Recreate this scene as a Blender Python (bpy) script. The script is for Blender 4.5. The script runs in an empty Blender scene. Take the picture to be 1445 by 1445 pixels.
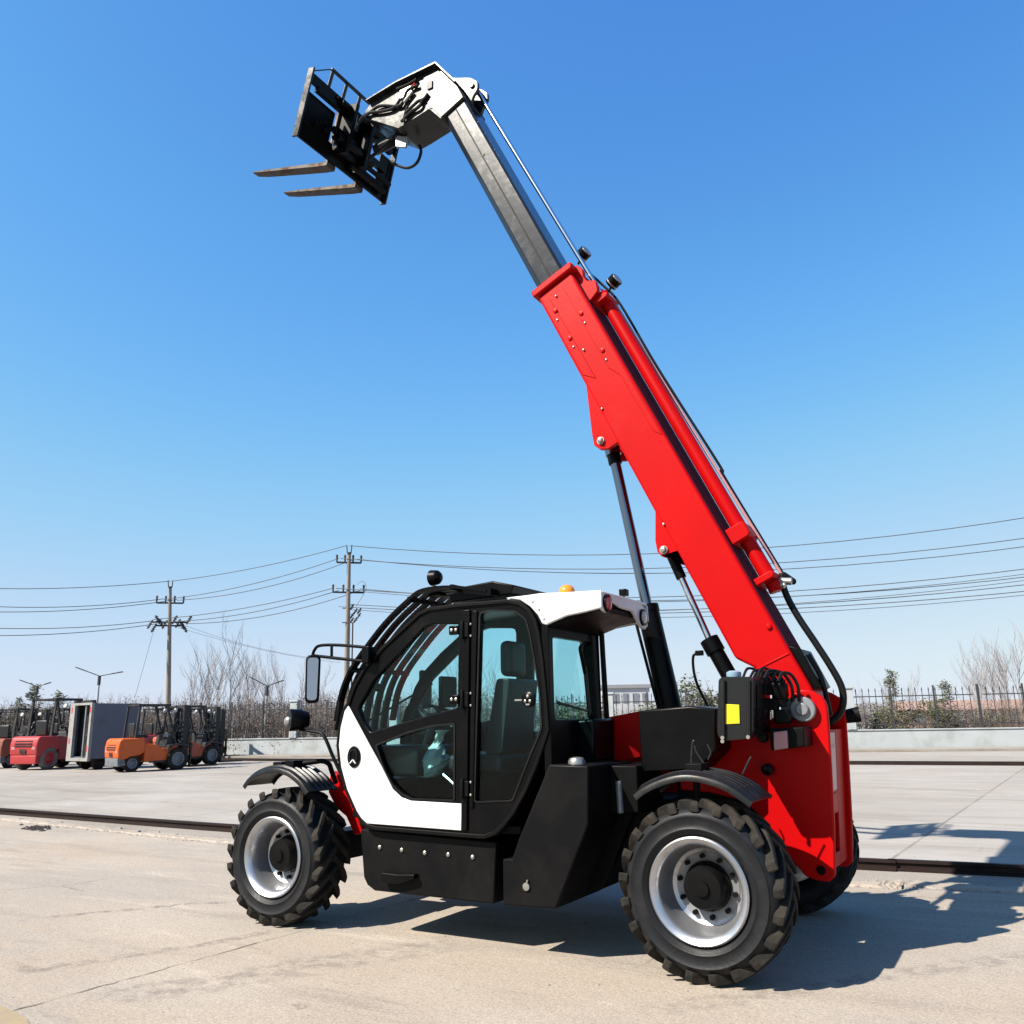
import bpy, bmesh, math, random
from mathutils import Vector, Matrix
random.seed(7)
R = math.radians
SC = bpy.context.scene
COL = SC.collection

# ------------------------------------------------------------------ camera, sky, sun, exposure
CF, YAW, PITCH, ROLL = 1229.05, 0.525, 0.235, -0.018
CAM = Vector((-1.957, 5.589, 1.6))
FW = Vector((math.sin(YAW)*math.cos(PITCH), -math.cos(YAW)*math.cos(PITCH), math.sin(PITCH)))
_r = FW.cross(Vector((0, 0, 1))).normalized(); _u = _r.cross(FW)
RT = _r*math.cos(ROLL) + _u*math.sin(ROLL)
UP = -_r*math.sin(ROLL) + _u*math.cos(ROLL)
cam = bpy.data.cameras.new('camera'); cam.sensor_width = 36; cam.lens = 36*CF/1445
cam.clip_start = 0.1; cam.clip_end = 3000
camo = bpy.data.objects.new('camera', cam); COL.objects.link(camo)
M3 = Matrix((RT, UP, -FW)).transposed()
camo.matrix_world = Matrix.Translation(CAM) @ M3.to_4x4()
SC.camera = camo

SUN = Vector((0.372, 0.600, 0.707)).normalized()          # towards the sun
world = bpy.data.worlds.new('World'); SC.world = world; world.use_nodes = True
wt = world.node_tree; bg = wt.nodes['Background']
sky = wt.nodes.new('ShaderNodeTexSky'); sky.sky_type = 'NISHITA'; sky.sun_disc = False
sky.sun_elevation = math.asin(SUN.z); sky.sun_rotation = math.atan2(SUN.x, SUN.y)
sky.altitude = 0; sky.air_density = 1.0; sky.dust_density = 0.4; sky.ozone_density = 1.6
hsv = wt.nodes.new('ShaderNodeHueSaturation')
hsv.inputs['Saturation'].default_value = 1.1; hsv.inputs['Value'].default_value = 1.0; hsv.inputs['Hue'].default_value = 0.505
KX = 0.197
sc1 = wt.nodes.new('ShaderNodeVectorMath'); sc1.operation = 'MULTIPLY'; sc1.inputs[1].default_value = (KX*0.80, KX*1.10, KX*1.42)   # the camera's cool white balance
sc2 = wt.nodes.new('ShaderNodeVectorMath'); sc2.operation = 'SCALE'; sc2.inputs['Scale'].default_value = 1/KX
cv = wt.nodes.new('ShaderNodeRGBCurve')      # and its soft highlight roll-off
def setc(i, pl):
    c = cv.mapping.curves[i]
    c.points[0].location = pl[0]; c.points[1].location = pl[-1]
    for p in pl[1:-1]: c.points.new(*p)
cv.mapping.use_clip = False
setc(0, [(0, 0), (.10, .078), (.17, .156), (.30, .33), (.52, .53), (1.0, .72)])
setc(1, [(0, 0), (.28, .302), (.40, .435), (.62, .60), (.87, .68), (1.4, .80)])
setc(2, [(0, 0), (.60, .68), (.87, .82), (1.0, .89), (1.3, .92), (2.0, .92)])
cv.mapping.update()
wt.links.new(sky.outputs[0], hsv.inputs['Color']); wt.links.new(hsv.outputs[0], sc1.inputs[0]); wt.links.new(sc1.outputs[0], cv.inputs['Color']); wt.links.new(cv.outputs[0], sc2.inputs[0]); wt.links.new(sc2.outputs[0], bg.inputs[0])
bg.inputs[1].default_value = 0.085
sl = bpy.data.lights.new('sun', 'SUN'); sl.energy = 5.0; sl.angle = R(0.53); sl.color = (1.0, 0.93, 0.81)
so = bpy.data.objects.new('sun', sl); COL.objects.link(so)
so.rotation_euler = SUN.to_track_quat('Z', 'Y').to_euler()
SC.view_settings.view_transform = 'Standard'; SC.view_settings.look = 'None'
SC.view_settings.exposure = 1.2; SC.view_settings.gamma = 1.0
SC.cycles.max_bounces = 8; SC.cycles.transparent_max_bounces = 24

# a pixel of the photograph seen on a plane of constant Y (or on the ground)
def ray(x, y): return FW + RT*((x-722.5)/CF) - UP*((y-722.5)/CF)
def W(x, y, Y): d = ray(x, y); return CAM + d*((Y-CAM.y)/d.y)
def G(x, y, Z=0.0): d = ray(x, y); return CAM + d*((Z-CAM.z)/d.z)
def D(x, y, dist): d = ray(x, y); return CAM + d*dist         # at a depth along the view axis
def depth(p): return (p-CAM).dot(FW)
def pts(Y, *a): return [(lambda q: (q.x, q.z))(W(a[i], a[i+1], Y)) for i in range(0, len(a), 2)]

# ------------------------------------------------------------------ materials
def mat(name, col, rough=0.5, metal=0.0, var=0.0, vscale=6.0, coat=0.0, bump=0.0, bscale=80.0, spec=0.5, dirt=None, dscale=3.0, dlo=0.5, dhi=0.7, rvar=0.0, damt=0.8):
    m = bpy.data.materials.new(name); m.use_nodes = True
    nt = m.node_tree; b = nt.nodes['Principled BSDF']
    b.inputs['Roughness'].default_value = rough; b.inputs['Metallic'].default_value = metal
    b.inputs['Specular IOR Level'].default_value = spec*0.66
    if coat: b.inputs['Coat Weight'].default_value = coat; b.inputs['Coat Roughness'].default_value = 0.06
    k_ = 0.92 if metal > 0.8 else 0.62
    col = tuple(q*k_ for q in col); dirt = tuple(q*k_ for q in dirt) if dirt else None
    c = (*col, 1)
    b.inputs['Base Color'].default_value = c
    tc = nt.nodes.new('ShaderNodeTexCoord')
    out = None
    if var:
        n = nt.nodes.new('ShaderNodeTexNoise'); n.inputs['Scale'].default_value = vscale; n.inputs['Detail'].default_value = 6
        nt.links.new(tc.outputs['Object'], n.inputs['Vector'])
        mp = nt.nodes.new('ShaderNodeMapRange'); mp.inputs[1].default_value = 0.3; mp.inputs[2].default_value = 0.7
        mp.inputs[3].default_value = 1-var; mp.inputs[4].default_value = 1+var
        nt.links.new(n.outputs['Fac'], mp.inputs[0])
        mx = nt.nodes.new('ShaderNodeVectorMath'); mx.operation = 'SCALE'; mx.inputs[0].default_value = col
        nt.links.new(mp.outputs[0], mx.inputs['Scale']); out = mx.outputs[0]
    if dirt:
        n2 = nt.nodes.new('ShaderNodeTexNoise'); n2.inputs['Scale'].default_value = dscale; n2.inputs['Detail'].default_value = 9; n2.inputs['Roughness'].default_value = 0.65
        nt.links.new(tc.outputs['Object'], n2.inputs['Vector'])
        mr = nt.nodes.new('ShaderNodeMapRange'); mr.inputs[1].default_value = dlo; mr.inputs[2].default_value = dhi; mr.inputs[3].default_value = 0; mr.inputs[4].default_value = damt
        nt.links.new(n2.outputs['Fac'], mr.inputs[0])
        mix = nt.nodes.new('ShaderNodeMix'); mix.data_type = 'RGBA'
        mix.inputs[6].default_value = c; mix.inputs[7].default_value = (*dirt, 1)
        if out: nt.links.new(out, mix.inputs[6])
        nt.links.new(mr.outputs[0], mix.inputs[0]); out = mix.outputs[2]
        rr = nt.nodes.new('ShaderNodeMapRange'); rr.inputs[3].default_value = rough; rr.inputs[4].default_value = min(0.9, rough+0.35)
        nt.links.new(mr.outputs[0], rr.inputs[0]); nt.links.new(rr.outputs[0], b.inputs['Roughness'])
    if out: nt.links.new(out, b.inputs['Base Color'])
    if bump:
        n3 = nt.nodes.new('ShaderNodeTexNoise'); n3.inputs['Scale'].default_value = bscale; n3.inputs['Detail'].default_value = 4
        nt.links.new(tc.outputs['Object'], n3.inputs['Vector'])
        bp = nt.nodes.new('ShaderNodeBump'); bp.inputs['Strength'].default_value = bump; bp.inputs['Distance'].default_value = 0.01
        nt.links.new(n3.outputs['Fac'], bp.inputs['Height']); nt.links.new(bp.outputs[0], b.inputs['Normal'])
    return m

RED = mat('red_paint', (0.55, 0.003, 0.004), 0.38, spec=0.13, var=0.05, vscale=2, dirt=(0.42, 0.012, 0.01), dscale=1.6, dlo=0.58, dhi=0.8, damt=0.35, bump=0.04, bscale=25)
BLK = mat('black_paint', (0.0028, 0.0028, 0.0035), 0.32, spec=0.16, dirt=(0.008, 0.007, 0.0065), dscale=2.5, dlo=0.5, dhi=0.85, damt=0.6)
BLKM = mat('black_satin', (0.005, 0.005, 0.0055), 0.5, spec=0.12, dirt=(0.014, 0.012, 0.011), dscale=3.5, dlo=0.5, dhi=0.8, damt=0.6)
SKIRT = mat('black_skirt_paint', (0.005, 0.005, 0.006), 0.45, spec=0.14, dirt=(0.017, 0.0145, 0.0125), dscale=1.8, dlo=0.42, dhi=0.75, damt=0.7)
STEEL = mat('dark_glossy_steel', (0.020, 0.024, 0.034), 0.20, spec=0.42, dirt=(0.035, 0.04, 0.05), dscale=7, dlo=0.50, dhi=0.72, damt=0.14, bump=0.06, bscale=10)
HEADP = mat('boom_head_paint', (0.014, 0.014, 0.016), 0.26, spec=0.42, dirt=(0.04, 0.04, 0.042), dscale=6, dlo=0.45, dhi=0.65, damt=0.55, bump=0.12, bscale=18)
DCHROME = mat('dark_rod_chrome', (0.22, 0.24, 0.28), 0.16, metal=1.0)
CHROME = mat('chrome', (0.75, 0.76, 0.78), 0.12, metal=1.0)
SILV = mat('silver_paint', (0.34, 0.35, 0.37), 0.42, metal=0.5, dirt=(0.20, 0.185, 0.17), dscale=9, dlo=0.5, dhi=0.75, damt=0.6)
RIMM = mat('rim_silver', (0.46, 0.47, 0.50), 0.33, metal=0.85, dirt=(0.24, 0.22, 0.20), dscale=7, dlo=0.48, dhi=0.7, damt=0.6)
ZINC = mat('zinc', (0.55, 0.54, 0.5), 0.35, metal=0.8)
WHITE = mat('white_paint', (0.82, 0.82, 0.82), 0.3, coat=0.2, dirt=(0.70, 0.69, 0.68), dscale=3, dlo=0.6, dhi=0.8, damt=0.5)
TYRE = mat('tyre_rubber', (0.014, 0.015, 0.018), 0.48, spec=0.3, dirt=(0.036, 0.033, 0.03), dscale=6, dlo=0.5, dhi=0.75, damt=0.6, bump=0.15, bscale=40)
LUG = mat('tyre_lug_rubber', (0.017, 0.016, 0.015), 0.7, spec=0.2, dirt=(0.06, 0.05, 0.04), dscale=7, dlo=0.42, dhi=0.65, damt=0.7, bump=0.3, bscale=60)
PLAST = mat('black_plastic', (0.009, 0.009, 0.010), 0.34, spec=0.35, dirt=(0.035, 0.032, 0.03), dscale=5, dlo=0.5, dhi=0.8, damt=0.5, bump=0.06, bscale=90)
RUBB = mat('hose_rubber', (0.008, 0.008, 0.009), 0.45, spec=0.25)
SEATM = mat('seat_vinyl', (0.018, 0.021, 0.023), 0.5, bump=0.3, bscale=12)
WRAP = mat('pale_plastic', (0.5, 0.56, 0.55), 0.35)
TANKM = mat('tank_plastic', (0.008, 0.008, 0.009), 0.24, spec=0.5, coat=0.25, bump=0.05, bscale=30)
SHADEM = mat('painted_shade_maroon', (0.10, 0.018, 0.035), 0.85, spec=0.05)  # dark maroon that paints shade onto the boom's back
YEL = mat('yellow_sticker', (0.85, 0.72, 0.01), 0.5)
ORANGE_L = mat('amber_lens', (0.95, 0.33, 0.02), 0.25, coat=0.5)
RED_L = mat('red_lens', (0.42, 0.05, 0.06), 0.22, coat=0.5)
PINK_L = mat('faded_red_lens', (0.55, 0.26, 0.27), 0.35, coat=0.3, bump=0.4, bscale=50)
CLEAR_L = mat('clear_lens', (0.62, 0.62, 0.62), 0.15, coat=0.6)
BLUECAP = mat('pale_blue_cap', (0.28, 0.42, 0.55), 0.35)
FORKM = mat('worn_fork_steel', (0.065, 0.056, 0.05), 0.5, metal=0.5, dirt=(0.10, 0.045, 0.02), dscale=7, dlo=0.45, dhi=0.6)
MIRROR = mat('mirror_glass', (0.38, 0.41, 0.46), 0.03, metal=1.0)
RAILM = mat('rusty_rail', (0.028, 0.012, 0.010), 0.55, metal=0.3, dirt=(0.014, 0.010, 0.009), dscale=4, dlo=0.4, dhi=0.6)
IRON = mat('iron_fence_paint', (0.05, 0.05, 0.055), 0.55)
STUCCO = mat('pale_stucco', (0.52, 0.56, 0.58), 0.85, var=0.08, vscale=0.8, dirt=(0.30, 0.28, 0.25), dscale=0.9, dlo=0.5, dhi=0.72, damt=0.7)
CONC = mat('pole_concrete', (0.36, 0.31, 0.27), 0.85, var=0.1, vscale=1.5)
INSUL = mat('insulator', (0.10, 0.07, 0.065), 0.3)
WIRE = mat('wire', (0.12, 0.12, 0.13), 0.6)
LAMPG = mat('lamp_post_paint', (0.55, 0.56, 0.58), 0.45)
LAMPD = mat('lamp_arm_panel', (0.05, 0.055, 0.065), 0.4)
BARK = mat('hazed_bark', (0.31, 0.265, 0.26), 0.9, var=0.25, vscale=1.5)  # lightened and pinkish: distance haze put into the colour
TWIG = mat('dry_twig', (0.23, 0.185, 0.16), 0.9, var=0.3, vscale=1.2)
DRYLEAF = mat('dry_leaf', (0.24, 0.18, 0.135), 0.9, var=0.4, vscale=0.8)
GRNLEAF = mat('dull_green_leaf', (0.14, 0.15, 0.08), 0.8, var=0.4, vscale=0.9)
CONIF = mat('conifer_needle', (0.16, 0.165, 0.105), 0.85, var=0.35, vscale=1.5)
FARW = mat('far_wood', (0.20, 0.17, 0.155), 0.95, var=0.3, vscale=0.15)
BRICK = mat('red_brick_far', (0.42, 0.27, 0.22), 0.9, var=0.15, vscale=0.5)
PALEW = mat('pale_wall_far', (0.62, 0.63, 0.66), 0.85, var=0.06, vscale=0.4)
ROOFM = mat('far_roof', (0.33, 0.33, 0.36), 0.8)
DARKWIN = mat('far_window', (0.25, 0.27, 0.31), 0.3)
F_OR = mat('forklift_orange', (0.75, 0.13, 0.02), 0.42, var=0.06, vscale=3, dirt=(0.30, 0.08, 0.03), dscale=3, dlo=0.52, dhi=0.75, damt=0.7)
F_OR2 = mat('forklift_faded_orange', (0.55, 0.11, 0.05), 0.5, dirt=(0.22, 0.09, 0.06), dscale=3, dlo=0.5, dhi=0.7)
F_RD = mat('forklift_red', (0.52, 0.055, 0.06), 0.42, dirt=(0.28, 0.06, 0.06), dscale=3, dlo=0.52, dhi=0.75, damt=0.6)
F_RB = mat('forklift_rusty_red', (0.36, 0.07, 0.05), 0.6, dirt=(0.22, 0.12, 0.07), dscale=3, dlo=0.42, dhi=0.6)
F_GR = mat('forklift_grey', (0.20, 0.22, 0.25), 0.5, dirt=(0.1, 0.09, 0.08), dscale=4, dlo=0.5, dhi=0.7)
F_DK = mat('forklift_dark', (0.02, 0.022, 0.026), 0.5, dirt=(0.10, 0.07, 0.05), dscale=4, dlo=0.5, dhi=0.7)
BOXS = mat('cargo_box_skin', (0.15, 0.17, 0.215), 0.5, dirt=(0.13, 0.125, 0.13), dscale=1.2, dlo=0.5, dhi=0.7, damt=0.5)
BOXF = mat('cargo_box_frame', (0.38, 0.375, 0.37), 0.55, dirt=(0.28, 0.22, 0.18), dscale=3, dlo=0.5, dhi=0.68)
STONE = mat('rubble', (0.30, 0.27, 0.24), 0.9, var=0.3, vscale=9)
PALET = mat('pale_worn_tyre', (0.20, 0.19, 0.18), 0.85, dirt=(0.10, 0.09, 0.08), dscale=6, dlo=0.5, dhi=0.7)
LINEP = mat('worn_yellow_paint', (0.42, 0.32, 0.19), 0.85, dirt=(0.34, 0.28, 0.21), dscale=9, dlo=0.45, dhi=0.6)
DIRT = mat('dark_clod', (0.05, 0.04, 0.035), 0.95)

def glass(name, tint, fac=0.06):
    m = bpy.data.materials.new(name); m.use_nodes = True; nt = m.node_tree
    nt.nodes.remove(nt.nodes['Principled BSDF'])
    t = nt.nodes.new('ShaderNodeBsdfTransparent'); t.inputs[0].default_value = (*tint, 1)
    g = nt.nodes.new('ShaderNodeBsdfGlossy'); g.inputs['Roughness'].default_value = 0.02
    lw = nt.nodes.new('ShaderNodeLayerWeight'); lw.inputs[0].default_value = 0.5
    pw = nt.nodes.new('ShaderNodeMath'); pw.operation = 'POWER'; pw.inputs[1].default_value = 4.0; nt.links.new(lw.outputs['Facing'], pw.inputs[0])
    f = nt.nodes.new('ShaderNodeMath'); f.operation = 'MULTIPLY_ADD'; f.inputs[1].default_value = 0.6; f.inputs[2].default_value = fac; nt.links.new(pw.outputs[0], f.inputs[0])
    mx = nt.nodes.new('ShaderNodeMixShader')
    nt.links.new(f.outputs[0], mx.inputs[0]); nt.links.new(t.outputs[0], mx.inputs[1]); nt.links.new(g.outputs[0], mx.inputs[2])
    nt.links.new(mx.outputs[0], nt.nodes['Material Output'].inputs[0])
    return m
GLASS = glass('teal_cab_glass', (0.80, 0.955, 0.96), 0.012)
GLASSD = glass('dark_teal_cab_glass', (0.77, 0.94, 0.945), 0.012)

# concrete yard: patchy, streaked, stained, cracked
def concrete(name, c1, c2, c3, streak, marks=False, crack=1.0, slabs=False):
    m = bpy.data.materials.new(name); m.use_nodes = True; nt = m.node_tree; b = nt.nodes['Principled BSDF']
    b.inputs['Roughness'].default_value = 0.95; b.inputs['Specular IOR Level'].default_value = 0.06
    tc = nt.nodes.new('ShaderNodeTexCoord')
    def noise(scale, sx=1, sy=1, det=8, ro=0.6, dist=0.0, rot=0.0):
        mp = nt.nodes.new('ShaderNodeMapping'); mp.inputs['Scale'].default_value = (sx, sy, 1); mp.inputs['Rotation'].default_value = (0, 0, rot)
        nt.links.new(tc.outputs['Object'], mp.inputs['Vector'])
        n = nt.nodes.new('ShaderNodeTexNoise'); n.inputs['Scale'].default_value = scale; n.inputs['Detail'].default_value = det; n.inputs['Roughness'].default_value = ro; n.inputs['Distortion'].default_value = dist
        nt.links.new(mp.outputs[0], n.inputs['Vector']); return n.outputs['Fac']
    def rng(v, a, b_, lo=0.0, hi=1.0):
        r = nt.nodes.new('ShaderNodeMapRange'); r.interpolation_type = 'SMOOTHSTEP'
        r.inputs[1].default_value = a; r.inputs[2].default_value = b_; r.inputs[3].default_value = lo; r.inputs[4].default_value = hi
        nt.links.new(v, r.inputs[0]); return r.outputs[0]
    def mix(f, a, b_, mode='MIX'):
        x = nt.nodes.new('ShaderNodeMix'); x.data_type = 'RGBA'; x.blend_type = mode
        if f is None: x.inputs[0].default_value = 1
        else: nt.links.new(f, x.inputs[0])
        for i, q in ((6, a), (7, b_)):
            if isinstance(q, tuple): x.inputs[i].default_value = (*q, 1)
            else: nt.links.new(q, x.inputs[i])
        return x.outputs[2]
    def mul(a, b_):
        x = nt.nodes.new('ShaderNodeMath'); x.operation = 'MULTIPLY'; nt.links.new(a, x.inputs[0])
        if isinstance(b_, float): x.inputs[1].default_value = b_
        else: nt.links.new(b_, x.inputs[1])
        return x.outputs[0]
    col = mix(rng(noise(0.35, 1, 1.6), 0.38, 0.62), c1, c2)
    col = mix(rng(noise(1.3, 0.35, 1.0, dist=0.6, rot=0.06), 0.48, 0.68, 0, 0.75), col, c3)
    col = mix(rng(noise(0.9, 0.18, 1.3, det=10, ro=0.68, rot=0.1), 0.50, 0.68, 0, 0.62), col, streak)
    col = mix(rng(noise(3.0, 0.22, 1.0, det=10, ro=0.7, rot=-0.08), 0.55, 0.72, 0, 0.55), col, streak)
    col = mix(rng(noise(0.22, 1.0, 1.3, det=4), 0.45, 0.62, 0, 0.5), col, c3)
    lighten = tuple(min(1, q*1.25) for q in c2)
    col = mix(rng(noise(2.2, 0.25, 1.2, det=9, ro=0.7, rot=0.03), 0.54, 0.72, 0, 0.6), col, lighten)
    # fine grain
    g = rng(noise(70, det=4), 0.3, 0.7, 0.80, 1.17)
    gs = nt.nodes.new('ShaderNodeVectorMath'); gs.operation = 'SCALE'; nt.links.new(col, gs.inputs[0]); nt.links.new(g, gs.inputs['Scale']); col = gs.outputs[0]
    # small dark spots
    col = mix(rng(noise(9, det=2, ro=0.4), 0.74, 0.80, 0, 0.5), col, (0.10, 0.085, 0.07))
    # hairline cracks
    vo = nt.nodes.new('ShaderNodeTexVoronoi'); vo.feature = 'DISTANCE_TO_EDGE'; vo.inputs['Scale'].default_value = 0.23
    wn = nt.nodes.new('ShaderNodeTexNoise'); wn.inputs['Scale'].default_value = 1.1; wn.inputs['Detail'].default_value = 6
    nt.links.new(tc.outputs['Object'], wn.inputs['Vector'])
    ad = nt.nodes.new('ShaderNodeMixRGB'); ad.blend_type = 'ADD'; ad.inputs[0].default_value = 0.9
    nt.links.new(tc.outputs['Object'], ad.inputs[1]); nt.links.new(wn.outputs['Color'], ad.inputs[2]); nt.links.new(ad.outputs[0], vo.inputs['Vector'])
    ck = rng(vo.outputs['Distance'], 0.0008, 0.0035, 1.0, 0.0)
    ck = mul(ck, rng(noise(0.5), 0.50, 0.6))
    col = mix(mul(ck, 0.55*crack), col, (0.10, 0.085, 0.07))
    if slabs:   # cast slabs: dark joints, each slab a little different
        mp = nt.nodes.new('ShaderNodeMapping'); mp.inputs['Rotation'].default_value = (0, 0, 0.06); nt.links.new(tc.outputs['Object'], mp.inputs['Vector'])
        bk = nt.nodes.new('ShaderNodeTexBrick'); bk.offset = 0.0; bk.inputs['Scale'].default_value = 1.0; bk.inputs['Brick Width'].default_value = 6.0; bk.inputs['Row Height'].default_value = 4.6
        bk.inputs['Mortar Size'].default_value = 0.022; bk.inputs['Mortar Smooth'].default_value = 0.3
        bk.inputs['Color1'].default_value = (0.93, 0.92, 0.91, 1); bk.inputs['Color2'].default_value = (1.04, 1.03, 1.03, 1); bk.inputs['Mortar'].default_value = (0.98, 0.98, 0.98, 1)
        nt.links.new(mp.outputs[0], bk.inputs['Vector'])
        col = mix(None, col, bk.outputs['Color'], 'MULTIPLY')
        col = mix(mul(rng(bk.outputs['Fac'], 0.2, 0.8), rng(noise(0.6), 0.35, 0.6, 0.15, 0.6)), col, (0.11, 0.09, 0.075))
    if marks:   # tyre scuffs that run across the yard
        for (ax, ay, bx, by, w, stg) in marks:
            ang = math.atan2(by-ay, bx-ax); L = math.hypot(bx-ax, by-ay)
            mp = nt.nodes.new('ShaderNodeMapping'); mp.vector_type = 'TEXTURE'; mp.inputs['Location'].default_value = (ax, ay, 0); mp.inputs['Rotation'].default_value = (0, 0, ang)
            nt.links.new(tc.outputs['Object'], mp.inputs['Vector'])
            sp = nt.nodes.new('ShaderNodeSeparateXYZ'); nt.links.new(mp.outputs[0], sp.inputs[0])
            wob = nt.nodes.new('ShaderNodeMath'); wob.operation = 'MULTIPLY_ADD'; wob.inputs[1].default_value = 0.35; nt.links.new(noise(0.9, det=3), wob.inputs[0]); nt.links.new(sp.outputs['Y'], wob.inputs[2])
            sb = nt.nodes.new('ShaderNodeMath'); sb.operation = 'SUBTRACT'; nt.links.new(wob.outputs[0], sb.inputs[0]); sb.inputs[1].default_value = 0.175
            ab = nt.nodes.new('ShaderNodeMath'); ab.operation = 'ABSOLUTE'; nt.links.new(sb.outputs[0], ab.inputs[0])
            f = rng(ab.outputs[0], w*0.35, w, 1.0, 0.0)
            f = mul(f, rng(sp.outputs['X'], -0.2, 0.4)); f = mul(f, rng(sp.outputs['X'], L, L+0.8, 1.0, 0.0))
            f = mul(f, rng(noise(7, det=6, ro=0.7), 0.42, 0.62)); f = mul(f, stg)
            col = mix(f, col, (0.115, 0.10, 0.095))
    nt.links.new(col, b.inputs['Base Color'])
    bp = nt.nodes.new('ShaderNodeBump'); bp.inputs['Strength'].default_value = 0.5; bp.inputs['Distance'].default_value = 0.012
    nt.links.new(noise(14, det=10, ro=0.7), bp.inputs['Height']); nt.links.new(bp.outputs[0], b.inputs['Normal'])
    return m
def gm(x1, y1, x2, y2, w, s): a = G(x1, y1); b = G(x2, y2); return (a.x, a.y, b.x, b.y, w, s)
YARD = concrete('warm_yard_concrete', (0.2804, 0.2339, 0.1911), (0.3029, 0.2614, 0.2196), (0.258, 0.2308, 0.2043), (0.1757, 0.1523, 0.1348),
                marks=[gm(0, 1300, 330, 1272, 0.07, 0.7), gm(0, 1378, 330, 1325, 0.10, 0.6), gm(120, 1415, 560, 1345, 0.28, 0.5), gm(900, 1432, 1445, 1350, 0.16, 0.45)])
FARC = concrete('pale_yard_concrete', (0.2576, 0.2364, 0.2144), (0.2886, 0.2714, 0.2529), (0.2303, 0.212, 0.1934), (0.1718, 0.1469, 0.1265), crack=0.7, slabs=True)
STRIPM = concrete('track_strip_concrete', (0.2338, 0.2071, 0.1803), (0.2571, 0.2338, 0.2071), (0.2003, 0.177, 0.1536), (0.1336, 0.1136, 0.0968))

# ------------------------------------------------------------------ mesh helpers
def tagp(o, label=None, cat=None, group=None, kind=None):
    if label: o['label'] = label
    if cat: o['category'] = cat
    if group: o['group'] = group
    if kind: o['kind'] = kind
    return o
def empty(name, loc, rz=0.0):
    o = bpy.data.objects.new(name, None); COL.objects.link(o); o.location = loc; o.rotation_euler = (0, 0, rz); o.empty_display_size = 0.2
    return o
SPLIT = {'bolt', 'reinforcing_plate', 'wear_pad_boss', 'cylinder_clamp', 'guard_cross_bar', 'cylinder_lug', 'hydraulic_pipe', 'hydraulic_hose', 'far_window', 'lock_cylinder', 'pin', 'rear_grab_rail', 'valve_block', 'control_lever', 'hose_fitting', 'door_pillar', 'rod_bracket', 'roof_post', 'wiper', 'mast_rail', 'steel_pipe', 'insulator', 'lamp_band', 'tail_plate', 'tyre', 'rim'}
def islands(bm):
    seen = set(); out = []
    bm.verts.index_update()
    for v in bm.verts:
        if v in seen: continue
        st_ = [v]; seen.add(v); grp = []
        while st_:
            q = st_.pop(); grp.append(q)
            for e in q.link_edges:
                w = e.other_vert(q)
                if w not in seen: seen.add(w); st_.append(w)
        out.append(grp)
    return out
def obj(name, bm, m, parent=None, bev=0.0, seg=2, ang=35, smooth=True):
    if name in SPLIT:
        gs = islands(bm)
        if len(gs) > 1:
            r = []
            for g in gs:
                b2 = bmesh.new(); mp = {v: b2.verts.new(v.co) for v in g}; gset = set(g)
                for f_ in {f_ for v in g for f_ in v.link_faces}: b2.faces.new([mp[v] for v in f_.verts])
                r.append(obj(name, b2, m, parent, bev, seg, ang, smooth))
            bm.free(); return r[0]
    bmesh.ops.recalc_face_normals(bm, faces=bm.faces)
    me = bpy.data.meshes.new(name); bm.to_mesh(me); bm.free()
    if smooth:
        me.shade_smooth(); me.set_sharp_from_angle(angle=R(ang))
    me.materials.append(m)
    o = bpy.data.objects.new(name, me); COL.objects.link(o)
    if parent:
        o.parent = parent
        if parent.parent is None and parent.get('offset'):
            o.location = -Vector(parent.location)
    if bev:
        md = o.modifiers.new('bevel', 'BEVEL'); md.width = bev; md.segments = seg; md.limit_method = 'ANGLE'; md.angle_limit = R(30)
    return o
def B(): return bmesh.new()
def prism(bm, loop, y0, y1, f=None, holes=()):
    """outline in (a,b) swept from y0 to y1; f maps (a,b,y) to a point"""
    if f is None: f = lambda a, b, y: Vector((a, y, b))
    if not holes:
        n = len(loop)
        v0 = [bm.verts.new(f(a, b, y0)) for a, b in loop]; v1 = [bm.verts.new(f(a, b, y1)) for a, b in loop]
        bm.faces.new(v0); bm.faces.new(v1[::-1])
        for i in range(n): bm.faces.new((v0[i], v0[(i+1) % n], v1[(i+1) % n], v1[i]))
        return
    t = bmesh.new(); es = []
    for lp in (loop, *holes):
        vs = [t.verts.new((a, 0, b)) for a, b in lp]
        es += [t.edges.new((vs[i], vs[(i+1) % len(vs)])) for i in range(len(vs))]
    bmesh.ops.triangle_fill(t, use_beauty=True, use_dissolve=False, edges=es, normal=(0, 1, 0))
    t.verts.index_update()
    co = [(v.co.x, v.co.z) for v in t.verts]
    fs = [[v.index for v in q.verts] for q in t.faces]
    bd = [(e.verts[0].index, e.verts[1].index) for e in t.edges if len(e.link_faces) == 1]
    t.free()
    v0 = [bm.verts.new(f(a, b, y0)) for a, b in co]; v1 = [bm.verts.new(f(a, b, y1)) for a, b in co]
    for q in fs: bm.faces.new([v0[i] for i in q]); bm.faces.new([v1[i] for i in q][::-1])
    for i, j in bd: bm.faces.new((v0[i], v0[j], v1[j], v1[i]))
def box(bm, x0, x1, y0, y1, z0, z1, M=None):
    vs = [Vector((x, y, z)) for x in (x0, x1) for y in (y0, y1) for z in (z0, z1)]
    if M: vs = [M @ v for v in vs]
    v = [bm.verts.new(c) for c in vs]
    for q in ((0, 1, 3, 2), (4, 6, 7, 5), (0, 4, 5, 1), (2, 3, 7, 6), (0, 2, 6, 4), (1, 5, 7, 3)): bm.faces.new([v[i] for i in q])
def frame_of(d):
    d = d.normalized(); a = Vector((0, 0, 1)) if abs(d.z) < 0.95 else Vector((1, 0, 0))
    s = d.cross(a).normalized(); return s, s.cross(d).normalized()
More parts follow.
